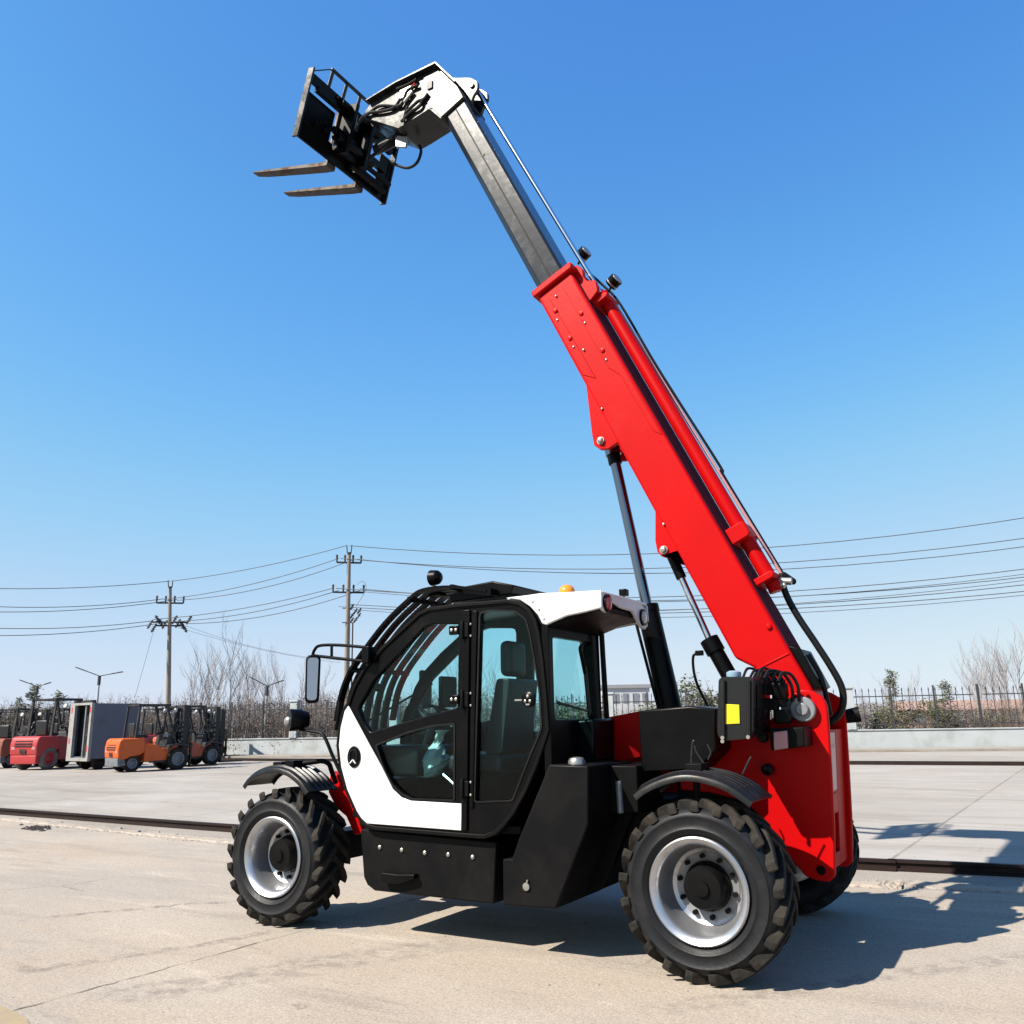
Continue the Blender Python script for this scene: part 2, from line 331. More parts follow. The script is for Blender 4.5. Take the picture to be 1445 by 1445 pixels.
def cyl(bm, a, b, r0, r1=None, n=16, cap=True):
    a = Vector(a); b = Vector(b); r1 = r0 if r1 is None else r1
    s, t = frame_of(b-a)
    p = [(s*math.cos(2*math.pi*i/n) + t*math.sin(2*math.pi*i/n)) for i in range(n)]
    v0 = [bm.verts.new(a+q*r0) for q in p]; v1 = [bm.verts.new(b+q*r1) for q in p]
    for i in range(n): bm.faces.new((v0[i], v0[(i+1) % n], v1[(i+1) % n], v1[i]))
    if cap: bm.faces.new(v0[::-1]); bm.faces.new(v1)
def smoothp(p, k=6):
    p = [Vector(q) for q in p]
    if len(p) < 3: return p
    q = [p[0]*2-p[1]] + p + [p[-1]*2-p[-2]]; out = []
    for i in range(1, len(q)-2):
        a, b, c, d = q[i-1:i+3]
        for j in range(k):
            t = j/k
            out.append(0.5*((2*b)+(c-a)*t+(2*a-5*b+4*c-d)*t*t+(3*b-a-3*c+d)*t**3))
    return out + [p[-1]]
def tube(bm, path, r, n=8, smooth=True, k=6):
    p = smoothp(path, k) if smooth else [Vector(q) for q in path]
    rings = []; s = None
    for i, c in enumerate(p):
        d = (p[min(i+1, len(p)-1)] - p[max(i-1, 0)]).normalized()
        if s is None: s, t = frame_of(d)
        else:
            s = (s - d*s.dot(d)).normalized(); t = s.cross(d)
        rr = r(i/(len(p)-1)) if callable(r) else r
        rings.append([bm.verts.new(c+(s*math.cos(2*math.pi*j/n)+t*math.sin(2*math.pi*j/n))*rr) for j in range(n)])
    for a, b in zip(rings, rings[1:]):
        for j in range(n): bm.faces.new((a[j], a[(j+1) % n], b[(j+1) % n], b[j]))
    bm.faces.new(rings[0][::-1]); bm.faces.new(rings[-1])
def bar(bm, a, b, w, h, up=Vector((0, 0, 1))):
    a = Vector(a); b = Vector(b); d = (b-a).normalized(); s = d.cross(up).normalized(); t = s.cross(d)
    v = []
    for c in (a, b):
        for i, j in ((-1, -1), (1, -1), (1, 1), (-1, 1)): v.append(bm.verts.new(c+s*(w/2*i)+t*(h/2*j)))
    for q in ((3, 2, 1, 0), (4, 5, 6, 7), (0, 1, 5, 4), (1, 2, 6, 5), (2, 3, 7, 6), (3, 0, 4, 7)): bm.faces.new([v[i] for i in q])
def lathe(bm, prof, c, n=48, axis='Y', closed=False):
    """profile of (offset along axis, radius)"""
    c = Vector(c); rings = []
    for o, r in prof:
        ring = []
        for i in range(n):
            a = 2*math.pi*i/n
            if axis == 'Y': q = Vector((r*math.cos(a), o, r*math.sin(a)))
            elif axis == 'X': q = Vector((o, r*math.cos(a), r*math.sin(a)))
            else: q = Vector((r*math.cos(a), r*math.sin(a), o))
            ring.append(bm.verts.new(c+q))
        rings.append(ring)
    pr = list(zip(rings, rings[1:]))
    if closed: pr.append((rings[-1], rings[0]))
    for a, b in pr:
        for i in range(n): bm.faces.new((a[i], a[(i+1) % n], b[(i+1) % n], b[i]))
    if not closed: bm.faces.new(rings[0]); bm.faces.new(rings[-1][::-1])
def ball(bm, c, r, n=14, m=8, s=(1, 1, 1)):
    c = Vector(c)
    top = bm.verts.new(c+Vector((0, 0, r*s[2]))); bot = bm.verts.new(c-Vector((0, 0, r*s[2]))); rings = []
    for k in range(1, m):
        a = math.pi*k/m
        rings.append([bm.verts.new(c+Vector((r*s[0]*math.sin(a)*math.cos(2*math.pi*i/n), r*s[1]*math.sin(a)*math.sin(2*math.pi*i/n), r*s[2]*math.cos(a)))) for i in range(n)])
    for i in range(n):
        bm.faces.new((top, rings[0][i], rings[0][(i+1) % n])); bm.faces.new((bot, rings[-1][(i+1) % n], rings[-1][i]))
    for a, b in zip(rings, rings[1:]):
        for i in range(n): bm.faces.new((a[i], b[i], b[(i+1) % n], a[(i+1) % n]))
def sheet(bm, loop, z):
    bm.faces.new([bm.verts.new((x, y, z)) for x, y in loop])
def rounded(loop, r, k=4):
    """round the corners of a 2-D outline"""
    out = []; n = len(loop)
    for i in range(n):
        p = Vector(loop[i]); a = Vector(loop[i-1]); b = Vector(loop[(i+1) % n])
        da = (a-p); db = (b-p); m = min(r, da.length*0.45, db.length*0.45)
        s = p+da.normalized()*m; e = p+db.normalized()*m
        for j in range(k+1):
            t = j/k; q = s*(1-t)**2 + p*2*t*(1-t) + e*t*t; out.append((q.x, q.y))
    return out
def inset(loop, d):
    n = len(loop); cx = sum(p[0] for p in loop)/n; cy = sum(p[1] for p in loop)/n; out = []
    area = sum(loop[i][0]*loop[(i+1) % n][1]-loop[(i+1) % n][0]*loop[i][1] for i in range(n)); sg = 1 if area > 0 else -1
    for i in range(n):
        p = Vector(loop[i]); a = Vector(loop[i-1]); b = Vector(loop[(i+1) % n])
        e1 = (p-a).normalized(); e2 = (b-p).normalized()
        n1 = Vector((-e1.y, e1.x))*sg; n2 = Vector((-e2.y, e2.x))*sg
        nn = (n1+n2); nn = nn.normalized() if nn.length > 1e-6 else n1
        out.append(tuple(p+nn*(d/max(0.4, nn.dot(n1)))))
    return out
def copy_tree(o, parent=None):
    c = o.copy(); COL.objects.link(c); c.parent = parent
    for ch in [q for q in bpy.data.objects if q.parent == o]: copy_tree(ch, c)
    return c

# ------------------------------------------------------------------ ground
bm = B(); sheet(bm, [(-400, -700), (700, -700), (700, 120), (-400, 120)], 0.0)
tagp(obj('ground', bm, FARC, smooth=False), kind='structure')
EDGE = [(40, -4.5), (14.7, -4.15), (11, -3.75), (7.9, -3.5), (4, -3.5), (-0.4, -3.7), (-1.6, -3.95), (-14, -4.4)]
bm = B(); sheet(bm, EDGE + [(-14, 40), (40, 40)], 0.004)
tagp(obj('near_yard', bm, YARD, smooth=False), kind='structure')
RAILP = [(60, -6.2), (30, -5.2), (15.8, -4.78), (8.9, -4.5), (4, -4.55), (-0.2, -4.78), (-1.65, -4.95), (-14, -6.0)]
bm = B(); sheet(bm, EDGE + [(x, y+0.02) for x, y in reversed(RAILP[1:])], 0.002)
tagp(obj('track_strip', bm, STRIPM, smooth=False), kind='structure')
bm = B(); sp = smoothp([(x, y, 0) for x, y in RAILP], 8); prev = None
sec = [(-0.05, 0.0), (-0.05, 0.02), (-0.012, 0.035), (-0.012, 0.075), (-0.036, 0.085), (-0.036, 0.115), (0.036, 0.115), (0.036, 0.085), (0.012, 0.075), (0.012, 0.035), (0.05, 0.02), (0.05, 0.0)]
for p in sp:
    ring = [bm.verts.new((p.x, p.y+a, b)) for a, b in sec]
    if prev:
        for i in range(len(sec)): bm.faces.new((prev[i], prev[(i+1) % 12], ring[(i+1) % 12], ring[i]))
    prev = ring
tagp(obj('steel_rail', bm, RAILM, smooth=False), 'near brown rusty steel rail crossing the yard just behind the machine', 'rail', 'rails laid across the yard')
bm = B(); a = Vector((-40, -27.9, 0)); b = Vector((70, -22.2, 0))
bar(bm, a+Vector((0, 0, 0.06)), b+Vector((0, 0, 0.06)), 0.12, 0.12)
tagp(obj('steel_rail', bm, RAILM, smooth=False), 'far thin dark rail lying in front of the low perimeter wall', 'rail', 'rails laid across the yard')
# slab joint: a ragged open seam across the near yard
bm = B(); pv = None
for i in range(90):
    y = 3.4-i*0.06*1.2; x = 3.47-0.06*(3.4-y)/1.2+random.uniform(-.012, .012); w = random.uniform(.001, .006) if random.random() < .75 else .001
    c = [bm.verts.new((x-w, y, 0.008)), bm.verts.new((x+w, y, 0.008))]
    if pv: bm.faces.new((pv[0], pv[1], c[1], c[0]))
    pv = c
tagp(obj('slab_joint', bm, DIRT, smooth=False), kind='structure')
# crumbled edge between slab and strip
bm = B(); ep = smoothp([(x, y, 0) for x, y in EDGE[1:]], 40)
def clod(bm, c, r, sq=0.5):
    vs = []; n = 6
    t = bm.verts.new(c+Vector((random.uniform(-.2, .2)*r, random.uniform(-.2, .2)*r, r*sq)))
    rg = [bm.verts.new(c+Vector((math.cos(i*1.047)*r*random.uniform(.6, 1.2), math.sin(i*1.047)*r*random.uniform(.6, 1.2), -0.002))) for i in range(n)]
    for i in range(n): bm.faces.new((rg[i], rg[(i+1) % n], t))
bb2 = B(); pv = None
for i, q in enumerate(ep):
    o0 = random.gauss(.02, .02); o1 = .26+random.gauss(0, .035); h = .018+random.gauss(0, .006)
    c = [bb2.verts.new((q.x, q.y-o0, .003)), bb2.verts.new((q.x, q.y-o0-.02, .004+h)), bb2.verts.new((q.x, q.y-o1+.02, .004+h+random.gauss(0, .005))), bb2.verts.new((q.x, q.y-o1-random.random()*.03, .001))]
    if pv:
        for j in range(3): bb2.faces.new((pv[j], pv[j+1], c[j+1], c[j]))
    pv = c
tagp(obj('slab_edge', bb2, YARD, smooth=False), kind='structure')
for i in range(1500):
    q = random.choice(ep); d = random.gauss(0, .05)
    clod(bm, Vector((q.x+random.uniform(-.2, .2), q.y+d*1.3-random.choice((.02, .28)), 0.004)), random.uniform(.006, .03)*(1.7 if random.random() < .05 else 1), .45)
tagp(obj('edge_rubble', bm, STONE, smooth=False), kind='stuff')
bm = B()
for i in range(60): q = G(52+random.gauss(0, 11), 1169+random.gauss(0, 1.6)); clod(bm, Vector((q.x, q.y, .004)), random.uniform(.02, .07), .6)
tagp(obj('scattered_dirt', bm, DIRT, smooth=False), kind='stuff')
bm = B()
for i in range(420):
    q = G(random.uniform(-60, 1500), random.uniform(1205, 1460)); clod(bm, Vector((q.x, q.y, .004)), random.uniform(.003, .010)*(2.2 if random.random() < .04 else 1), .6)
tagp(obj('loose_grit', bm, STONE, smooth=False), kind='stuff')
bm = B(); pq = [G(*c) for c in ((-60, 1402), (0, 1422), (22, 1430), (38, 1441), (44, 1452), (-60, 1475))]; sheet(bm, [(q.x, q.y) for q in pq], .009)
tagp(obj('painted_line', bm, LINEP, smooth=False), kind='structure')

# ------------------------------------------------------------------ telehandler
T0 = Vector((1.8, -1.2, 0))
T = empty('telehandler', T0); T['offset'] = 1
tagp(T, 'red, black and white telehandler with its telescopic boom raised high', 'telehandler')

def wheel(cx, cz, y_out, s, k):
    """s=+1: outer face towards +Y"""
    Rt = 0.546*k; wd = 0.40
    f = lambda o: y_out - s*o
    w = B()
    lathe(w, [(f(0.05), .315*k), (f(0.012), .345*k), (f(.004), .362*k), (f(-.002), .366*k), (f(-.002), .371*k), (f(.003), .375*k), (f(0.0), .40*k), (f(.001), .436*k), (f(-.003), .440*k), (f(-.003), .444*k), (f(.004), .448*k), (f(0.010), .458*k), (f(0.03), .485*k), (f(0.07), .494*k), (f(.2), .500*k), (f(wd-.07), .494*k), (f(wd-.03), .485*k), (f(wd-.008), .455*k), (f(wd), .40*k), (f(wd-.05), .315*k)], (cx, 0, cz), 72, closed=True)
    root = obj('wheel', w, TYRE, T, ang=60)
    # lugs
    w = B(); N = 21
    for side in (0, 1):
        for i in range(N):
            th0 = 2*math.pi*(i+0.5*side)/N + 0.1
            secs = []
            for u in range(6):
                t = u/5
                o = 0.012 + t*(wd/2+0.012)
                if side: o = wd-o
                th = th0 - 0.42*t**0.85
                ro = Rt*(0.985+0.015*math.sin(min(1, t*1.6)*math.pi/2)); hw = (0.029-0.005*t)/Rt
                ri = 0.47*k if u == 0 else 0.488*k
                if u == 0: ro = Rt*0.982
                secs.append([Vector((cx+rr*math.cos(th+da), f(o), cz+rr*math.sin(th+da))) for rr, da in ((ri, -hw*1.25), (ro, -hw), (ro, hw), (ri, hw*1.25))])
            # shoulder foot
            o = 0.004 if not side else wd-0.004
            foot = [Vector((cx+rr*math.cos(th0+da), f(o), cz+rr*math.sin(th0+da))) for rr, da in ((.468*k, -.040), (.510*k, -.048), (.510*k, .048), (.468*k, .040))]
            secs = [foot]+secs
            vv = [[w.verts.new(c) for c in q] for q in secs]
            for a, b in zip(vv, vv[1:]):
                for j in range(4): w.faces.new((a[j], a[(j+1) % 4], b[(j+1) % 4], b[j]))
            w.faces.new(vv[0]); w.faces.new(vv[-1][::-1])
    obj('tread_lugs', w, LUG, root, smooth=False, bev=0.006, seg=1)
    # rim
    w = B()
    lathe(w, [(f(.012), .300*k), (f(.004), .312*k), (f(.012), .322*k), (f(.06), .322*k), (f(.32), .30*k), (f(.32), .24*k), (f(.26), .10*k), (f(.235), .10*k), (f(.215), .205*k), (f(.20), .232*k), (f(.11), .262*k), (f(.05), .266*k), (f(.022), .282*k)], (cx, 0, cz), 72, closed=True)
    obj('rim', w, RIMM, root, ang=40)
    w = B(); lathe(w, [(f(.236), .135*k), (f(.230), .135*k), (f(.209), .206*k), (f(.213), .206*k)], (cx, 0, cz), 48, closed=True); obj('rim_disc', w, SILV, root)
    w = B()
    lathe(w, [(f(.26), .02), (f(.25), .150*k), (f(.205), .152*k), (f(.195), .138*k), (f(.12), .130*k), (f(.098), .118*k), (f(.094), .05*k), (f(.078), .045*k), (f(.076), .001)], (cx, 0, cz), 40)
    for i in range(10):
        a = 2*math.pi*i/10+.2; c = Vector((cx+.184*k*math.cos(a), 0, cz+.184*k*math.sin(a)))
        cyl(w, c+Vector((0, f(.26), 0)), c+Vector((0, f(.185), 0)), .016, n=8)
    obj('hub', w, BLKM, root)
    return root
KF = 0.987
wheel(0, .546, 0.0, 1, 1); wheel(3.64, .539, 0.0, 1, KF)
wheel(0, .546, -2.62, -1, 1); wheel(3.64, .539, -2.62, -1, KF)

# chassis and axles
bm = B()
prism(bm, [(3.35, .62), (3.35, .98), (2.9, 1.0), (.5, 1.0), (.1, 1.2), (-.3, 1.2), (-.3, .62), (.5, .5), (3.0, .5)], -1.0, -1.62)
box(bm, -.12, .12, -.30, -2.32, .42, .66); box(bm, 3.52, 3.76, -.30, -2.32, .42, .66)
box(bm, .50, 1.6, -.62, -1.0, .55, .95)
obj('chassis', bm, BLKM, T, bev=.01)
Yp = -.93
plate = pts(Yp, 1118, 980, 1124, 975, 1131, 972.8, 1139, 973, 1146.6, 975.4, 1153, 979, 1159.4, 983, 1164, 989, 1167, 996, 1169.6, 1024, 1173.5, 1088, 1177.3, 1165, 1178.6, 1236.6, 1169.6, 1244.8, 1154, 1243, 1136, 1236.6, 1110, 1205, 1085, 1165, 1050, 1130, 1000, 1118, 960, 1115, 955, 1050, 1000, 1040, 1040, 1028, 1075, 1022, 1095, 1010, 1108, 992)
bm = B(); prism(bm, plate, Yp, Yp-.045); prism(bm, plate, -1.60, -1.645)
rp = [q for q in plate[9:13]]
obj('rear_frame', bm, RED, T, bev=.012)
# closing plate between the two side plates, at the tail
bm = B()
x1 = [p[0] for p in plate]; A_ = W(1169.6, 1030, Yp); B_ = W(1178, 1232, Yp)
def tail(o, t, y): q = A_.lerp(B_, t); return Vector((q.x+o, y, q.z))
def tailbox(bm, o0, o1, t0, t1, y0, y1):
    v = [bm.verts.new(tail(o, t, y)) for o in (o0, o1) for y in (y0, y1) for t in (t0, t1)]
    for q in ((0, 1, 3, 2), (4, 6, 7, 5), (0, 4, 5, 1), (2, 3, 7, 6), (0, 2, 6, 4), (1, 5, 7, 3)): bm.faces.new([v[i] for i in q])
tailbox(bm, .03, .06, 0.0, 1.0, -.976, -1.11); tailbox(bm, .03, .06, 0.0, 1.0, -1.32, -1.599)
tailbox(bm, .03, .06, 0.0, .62, -1.111, -1.319); tailbox(bm, .03, .06, .90, 1.0, -1.111, -1.319)
obj('tail_plate', bm, RED, T, bev=.006)
bm = B(); tailbox(bm, .018, .029, .02, .45, -1.02, -1.24)
obj('pale_strip', bm, PINK_L, T, bev=.004)  # pale pink strip on the tail
bm = B(); tailbox(bm, .016, .029, .47, .60, -1.03, -1.23); obj('tail_cover', bm, RED, T, bev=.004)
pc = W(1134.5, 1001, Yp)
bm = B(); cyl(bm, pc+Vector((0, .004, 0)), pc+Vector((0, .05, 0)), .088, n=32); cyl(bm, pc+Vector((0, .05, 0)), pc+Vector((0, .075, 0)), .045, n=24)
pin = obj('boom_pivot_pin', bm, SILV, T, bev=.008)
bm = B(); prism(bm, rounded(pts(-.90, 1100, 984, 1132, 988, 1133, 1014, 1103, 1012), .03), -.90, -.925)
obj('pin_keeper_plate', bm, F_GR, pin, bev=.004)
bm = B(); q = W(1159, 1228, Yp); cyl(bm, q+Vector((0, .002, 0)), q+Vector((0, .012, 0)), .03, n=20); obj('tail_plug', bm, BLK, T)
bm = B(); q = W(1196, 1012, -1.66); bm2 = bm; cyl(bm, q+Vector((.05, 0, 0)), q+Vector((-.09, -.02, .02)), .05, .06, 14); obj('rear_lamp', bm, BLKM, T)
# front red bracket
bm = B(); prism(bm, pts(-.50, 466, 1088, 482, 1096, 490, 1116, 500, 1140, 512, 1176, 500, 1178, 488, 1152, 474, 1140, 463, 1118), -.50, -.58)
obj('front_bracket', bm, RED, T, bev=.01)

# fenders
def fender(top, end_x, Yn, wd, name='fender'):
    """top: arc of the near edge in (X,Z); ribbed skin with a turned-down lip"""
    arc = [Vector((p.x, p.z)) for p in smoothp([(a, 0, b) for a, b in top], 5)]
    cs = [(0.0, -.045), (0.0, -.012), (.012, 0.0)]
    for i in range(5):
        o = .04+i*(wd-.06)/5; st = (wd-.06)/5
        cs += [(o, 0.004), (o+.15*st, .020), (o+.5*st, .020), (o+.68*st, .004)]
    cs += [(wd-.008, 0.0), (wd, -.012), (wd, -.03)]
    b = B(); n = len(arc); top_r = []; bot_r = []
    for i, p in enumerate(arc):
        d = (arc[min(i+1, n-1)]-arc[max(i-1, 0)]).normalized(); nn = Vector((-d.y, d.x))
        if nn.y < 0: nn = -nn
        e = min(1, min(i, n-1-i)/3+.45)
        kx = min(1.0, min(i, n-1-i)/4)
        top_r.append([b.verts.new((p.x+nn.x*(h*kx if h > 0 else h), Yn-o, p.y+nn.y*(h*kx if h > 0 else h))) for o, h in cs])
        bot_r.append([b.verts.new((p.x+nn.x*(-.012 if o not in (0.0, wd) else h), Yn-(o+.01 if o == 0.0 else o-.01 if o == wd else o), p.y+nn.y*(-.012 if o not in (0.0, wd) else h))) for o, h in cs])
    for rr in (top_r, bot_r):
        for a, c in zip(rr, rr[1:]):
            for j in range(len(cs)-1): b.faces.new((a[j], a[j+1], c[j+1], c[j]))
    for i in (0, n-1):
        for j in range(len(cs)-1): b.faces.new((top_r[i][j], top_r[i][j+1], bot_r[i][j+1], bot_r[i][j]))
    for j in (0, len(cs)-1):
        for i in range(n-1): b.faces.new((top_r[i][j], top_r[i+1][j], bot_r[i+1][j], bot_r[i][j]))
    return obj(name, b, PLAST, T, ang=50)
rf = fender(pts(-.02, 892.6, 1121, 904, 1112, 920, 1103.5, 944, 1095, 968.4, 1092, 994.5, 1095.5, 1020.6, 1104, 1040.7, 1115, 1062.8, 1131), 0, -.02, .48)
ff = fender(pts(-.05, 341.5, 1108, 349, 1098, 360, 1090, 375, 1084.5, 390, 1083, 401, 1085.5, 410.4, 1090, 424.5, 1102, 434.5, 1117), 0, -.05, .36)
for tp in (pts(-.02, 892.6, 1121, 904, 1112, 920, 1103.5, 944, 1095, 968.4, 1092, 994.5, 1095.5, 1020.6, 1104, 1040.7, 1115, 1062.8, 1131), pts(-.05, 341.5, 1108, 349, 1098, 360, 1090, 375, 1084.5, 390, 1083, 401, 1085.5, 410.4, 1090, 424.5, 1102, 434.5, 1117)):
    fender(tp, 0, -1.98, .40)
bm = B(); q = W(985, 1083, -.25); box(bm, q.x-.06, q.x+.05, -.32, -.14, q.z-.03, q.z+.03); cyl(bm, (q.x, -.25, q.z), (q.x, -.55, q.z-.12), .02); cyl(bm, (q.x, -.2, q.z-.02), (q.x, -.2, q.z-.2), .022); obj('fender_bracket', bm, BLKM, rf, bev=.006)
bm = B()
p3 = [W(400, 1084, -.2), W(424, 1078, -.25), W(445, 1075, -.3), W(455, 1074, -.34), W(464, 1078, -.38), W(468, 1088, -.4), W(474, 1105, -.46)]
tube(bm, p3, .022, 10, k=4)
for x, y in ((398, 1080), (415, 1078)): q = W(x, y, -.2); box(bm, q.x-.05, q.x+.05, -.26, -.14, q.z-.025, q.z+.03)
obj('fender_bracket', bm, BLKM, ff, bev=.004)

# black skirt below the cab
bm = B(); prism(bm, pts(-.15, 508, 1170, 513, 1238, 518, 1249, 528, 1257, 697, 1276, 700, 1188), -.15, -.95)
sk = obj('side_skirt', bm, SKIRT, T, bev=.012)
for x, y in ((536.5, 1195.5), (567.5, 1199.5), (600, 1203.5), (633, 1206), (667.5, 1209.5)):
    bm = B(); q = W(x, y, -.15); lathe(bm, [(-.149, .016), (-.140, .016), (-.134, .008)], (q.x, 0, q.z), 14); obj('bolt', bm, ZINC, sk)
bm = B(); a = W(536, 1231, -.1); c = W(584, 1251, -.1); prism(bm, rounded(pts(-.09, 536, 1231, 560, 1234, 584, 1234, 584, 1240, 562, 1247, 538, 1246), .02), -.09, -.149)
obj('step', bm, BLK, sk, bev=.008)
# box with the fuel tank
bm = B(); prism(bm, pts(-.06, 774.6, 1078.7, 829.5, 1080.5, 830, 1164, 784.5, 1283, 709.8, 1277.5, 709, 1212, 722.4, 1212, 731.4, 1184), -.06, -.80)
ft = obj('fuel_tank', bm, SKIRT, T, bev=.012)
bm = B(); q = W(814, 1078, -.2); lathe(bm, [(0, .06), (.03, .062), (.05, .05), (.058, .02)], (q.x, -.2, q.z-.01), 24, 'Z'); obj('filler_cap', bm, ZINC, ft)
bm = B(); q = W(743.5, 1251, -.06); lathe(bm, [(-.055, .026), (-.046, .026), (-.044, .014)], (q.x, 0, q.z), 20); bar(bm, (q.x-.004, -.05, q.z+.015), (q.x-.012, -.05, q.z+.045), .01, .012, Vector((0, 1, 0))); obj('lock', bm, ZINC, ft)
# dark machinery between tank and rear wheel
bm = B(); prism(bm, pts(-.55, 838, 1075, 905, 1090, 905, 1120, 880, 1180, 850, 1255, 800, 1262, 835, 1165), -.55, -.95)
box(bm, .55, 1.05, -.45, -.95, .95, 1.27)
obj('valve_bay', bm, BLKM, T, bev=.01)
bm = B(); a = W(873, 1102, -.45); c = W(876, 1147, -.45); cyl(bm, a, c, .024); obj('filter_canister', bm, SILV, T)
bm = B(); prism(bm, pts(-.95, 858, 1012, 905, 1003, 905, 1068, 860, 1078), -.95, -.99); obj('side_panel', bm, RED, T, bev=.006)
bm = B(); prism(bm, pts(-.55, 900, 1003, 972, 996, 1010, 1000, 1010, 1060, 984, 1086, 905, 1090), -.55, -.92)
bb_ = obj('battery_box', bm, BLK, T, bev=.012)
bm = B()
for pp in ([(975, 1088), (977, 1050), (980, 1045)], [(995, 1080), (983, 1062), (980, 1052)], [(1048, 1092), (1056, 1075), (1060, 1068)], [(998, 1050), (1003, 1062), (999, 1072)]):
    tube(bm, [W(x, y, -.42) for x, y in pp], .006, 6)
obj('hydraulic_pipe', bm, F_DK, T)
# engine hood on the far side
bm = B(); prism(bm, rounded([(2.7, .62), (2.7, 1.2), (2.3, 1.42), (.75, 1.50), (.6, 1.3), (.6, .62)], .08), -1.70, -2.35); obj('engine_hood', bm, RED, T, bev=.02)
# hydraulic tank
bm = B(); tk = rounded(pts(-.36, 1014, 958, 1022, 955, 1060, 955, 1063, 962, 1063, 1042, 1012, 1046), .075, 6)
prism(bm, tk, -.36, -.42); prism(bm, inset(tk, .02), -.421, -.46); prism(bm, tk, -.461, -.60); prism(bm, inset(tk, .014), -.601, -.63); prism(bm, tk, -.631, -.80); prism(bm, inset(tk, .02), -.801, -.88)
for x in (1021, 1056): a = W(x, 960, -.345); c = W(x, 1040, -.345); cyl(bm, a, c, .014, n=10)
ht = obj('hydraulic_tank', bm, TANKM, T, bev=.016, seg=3)
bm = B(); prism(bm, pts(-.352, 1022, 993.5, 1043, 994.5, 1044, 1021, 1023, 1022), -.351, -.359); obj('warning_label', bm, YEL, ht, bev=.002)
bm = B(); q = W(1036, 958, -.45); lathe(bm, [(-.02, .06), (0, .06), (.0, .045), (.02, .05), (.045, .05), (.055, .03)], (q.x, -.45, q.z), 20, 'Z'); obj('filler_cap', bm, BLUECAP, ht)
bm = B()
for k in range(5):
    x = 1062+k*9; tube(bm, [W(x, 962, -.7), W(x+6, 950-2*(k % 2), -.75), W(x+18, 952, -.8), W(x+28, 968, -.85), W(x+30, 990, -.88)], .012, 6)
for k in range(4):
    x = 1048+k*10; tube(bm, [W(x, 957, -.6), W(x+8, 943+3*(k % 2), -.7), W(x+26, 950, -.8), W(x+38, 966, -.9)], .010, 6)
obj('hydraulic_hose', bm, RUBB, T)
bm = B()
for x, y in ((1020, 1041), (1056, 1040), (1020, 1046)): q = W(x, y, -.34); cyl(bm, q, q+Vector((0, .012, 0)), .013, n=10)
obj('bolt', bm, ZINC, ht)
bm = B()
for k in range(9):
    q = W(1068+random.uniform(0, 40), 965+random.uniform(0, 60), -.8); r = random.uniform(.03, .06); box(bm, q.x-r, q.x+r, -.78-r, -.78+r, q.z-r, q.z+r)
obj('valve_block', bm, BLK, T, bev=.008)
# tail light cluster
bm = B(); prism(bm, pts(-.62, 1082, 1028, 1132, 1026, 1134, 1054, 1086, 1060), -.66, -.92)
tl = obj('tail_light', bm, BLKM, T, bev=.01)
bm = B(); prism(bm, pts(-.62, 1091, 1033, 1110, 1031, 1111, 1056, 1092, 1059), -.62, -.659); obj('light_lens', bm, PINK_L, tl, bev=.006)
bm = B(); q = W(1078, 1040, -.7); lathe(bm, [(-.70, .035), (-.67, .04), (-.65, .03)], (q.x, 0, q.z), 18); q = W(1079, 1087, -.8); lathe(bm, [(-.92, .04), (-.86, .04), (-.85, .02)], (q.x, 0, q.z), 18); obj('reversing_buzzer', bm, BLK, tl)

# ------------------------------------------------------------------ cab
Yc = -.10
OUT = pts(Yc, 490, 992, 484, 1001, 478, 1026, 475.5, 1052, 479, 1084, 487.5, 1116, 501.5, 1148, 508, 1158, 517, 1168, 530, 1171.5, 653.4, 1181.7, 684.5, 1184, 700, 1178.5, 712, 1167, 726, 1149, 744, 1116, 758.4, 1082, 772.8, 1040, 776, 1030, 772.7, 983, 767.5, 931, 762, 893, 757, 874, 748, 858.4, 734.6, 849, 717, 845.5, 700, 847, 643, 852, 606, 857, 591, 864, 574, 879.6, 539, 912.5, 513, 942, 499, 967)
H1 = rounded(pts(Yc, 504.6, 999, 527, 959, 567, 917.6, 598, 884.8, 609, 880.4, 646.5, 880.4, 645, 999, 598, 1011, 556.5, 1023, 522, 1033.5, 511.5, 1018), .02, 2)
H2 = rounded(pts(Yc, 530.5, 1052, 574, 1034.6, 608, 1025, 641, 1021.6, 640.4, 1129, 580.7, 1127, 567, 1120, 554.8, 1108, 542.6, 1086), .015, 2)
H3 = rounded(pts(Yc, 677.5, 866, 690, 861.5, 727, 863.5, 741, 874, 746.5, 893, 753, 929.5, 760.5, 976, 763.4, 1028, 746, 1069, 722.7, 1129, 670, 1131, 673, 1022), .02, 2)
WP = pts(Yc, 492, 995, 485.6, 1001.7, 480.4, 1026, 478.7, 1052, 482, 1083, 490.8, 1114, 504.6, 1145, 511, 1155, 519, 1162, 651.7, 1172, 652.5, 1134, 580.7, 1130, 567, 1125, 554.8, 1113, 539, 1081, 520, 1046.7)
bm = B(); prism(bm, OUT, Yc-.004, Yc-.06, holes=(H1, H2, H3))
cab = obj('cab', bm, BLK, T, bev=.008)
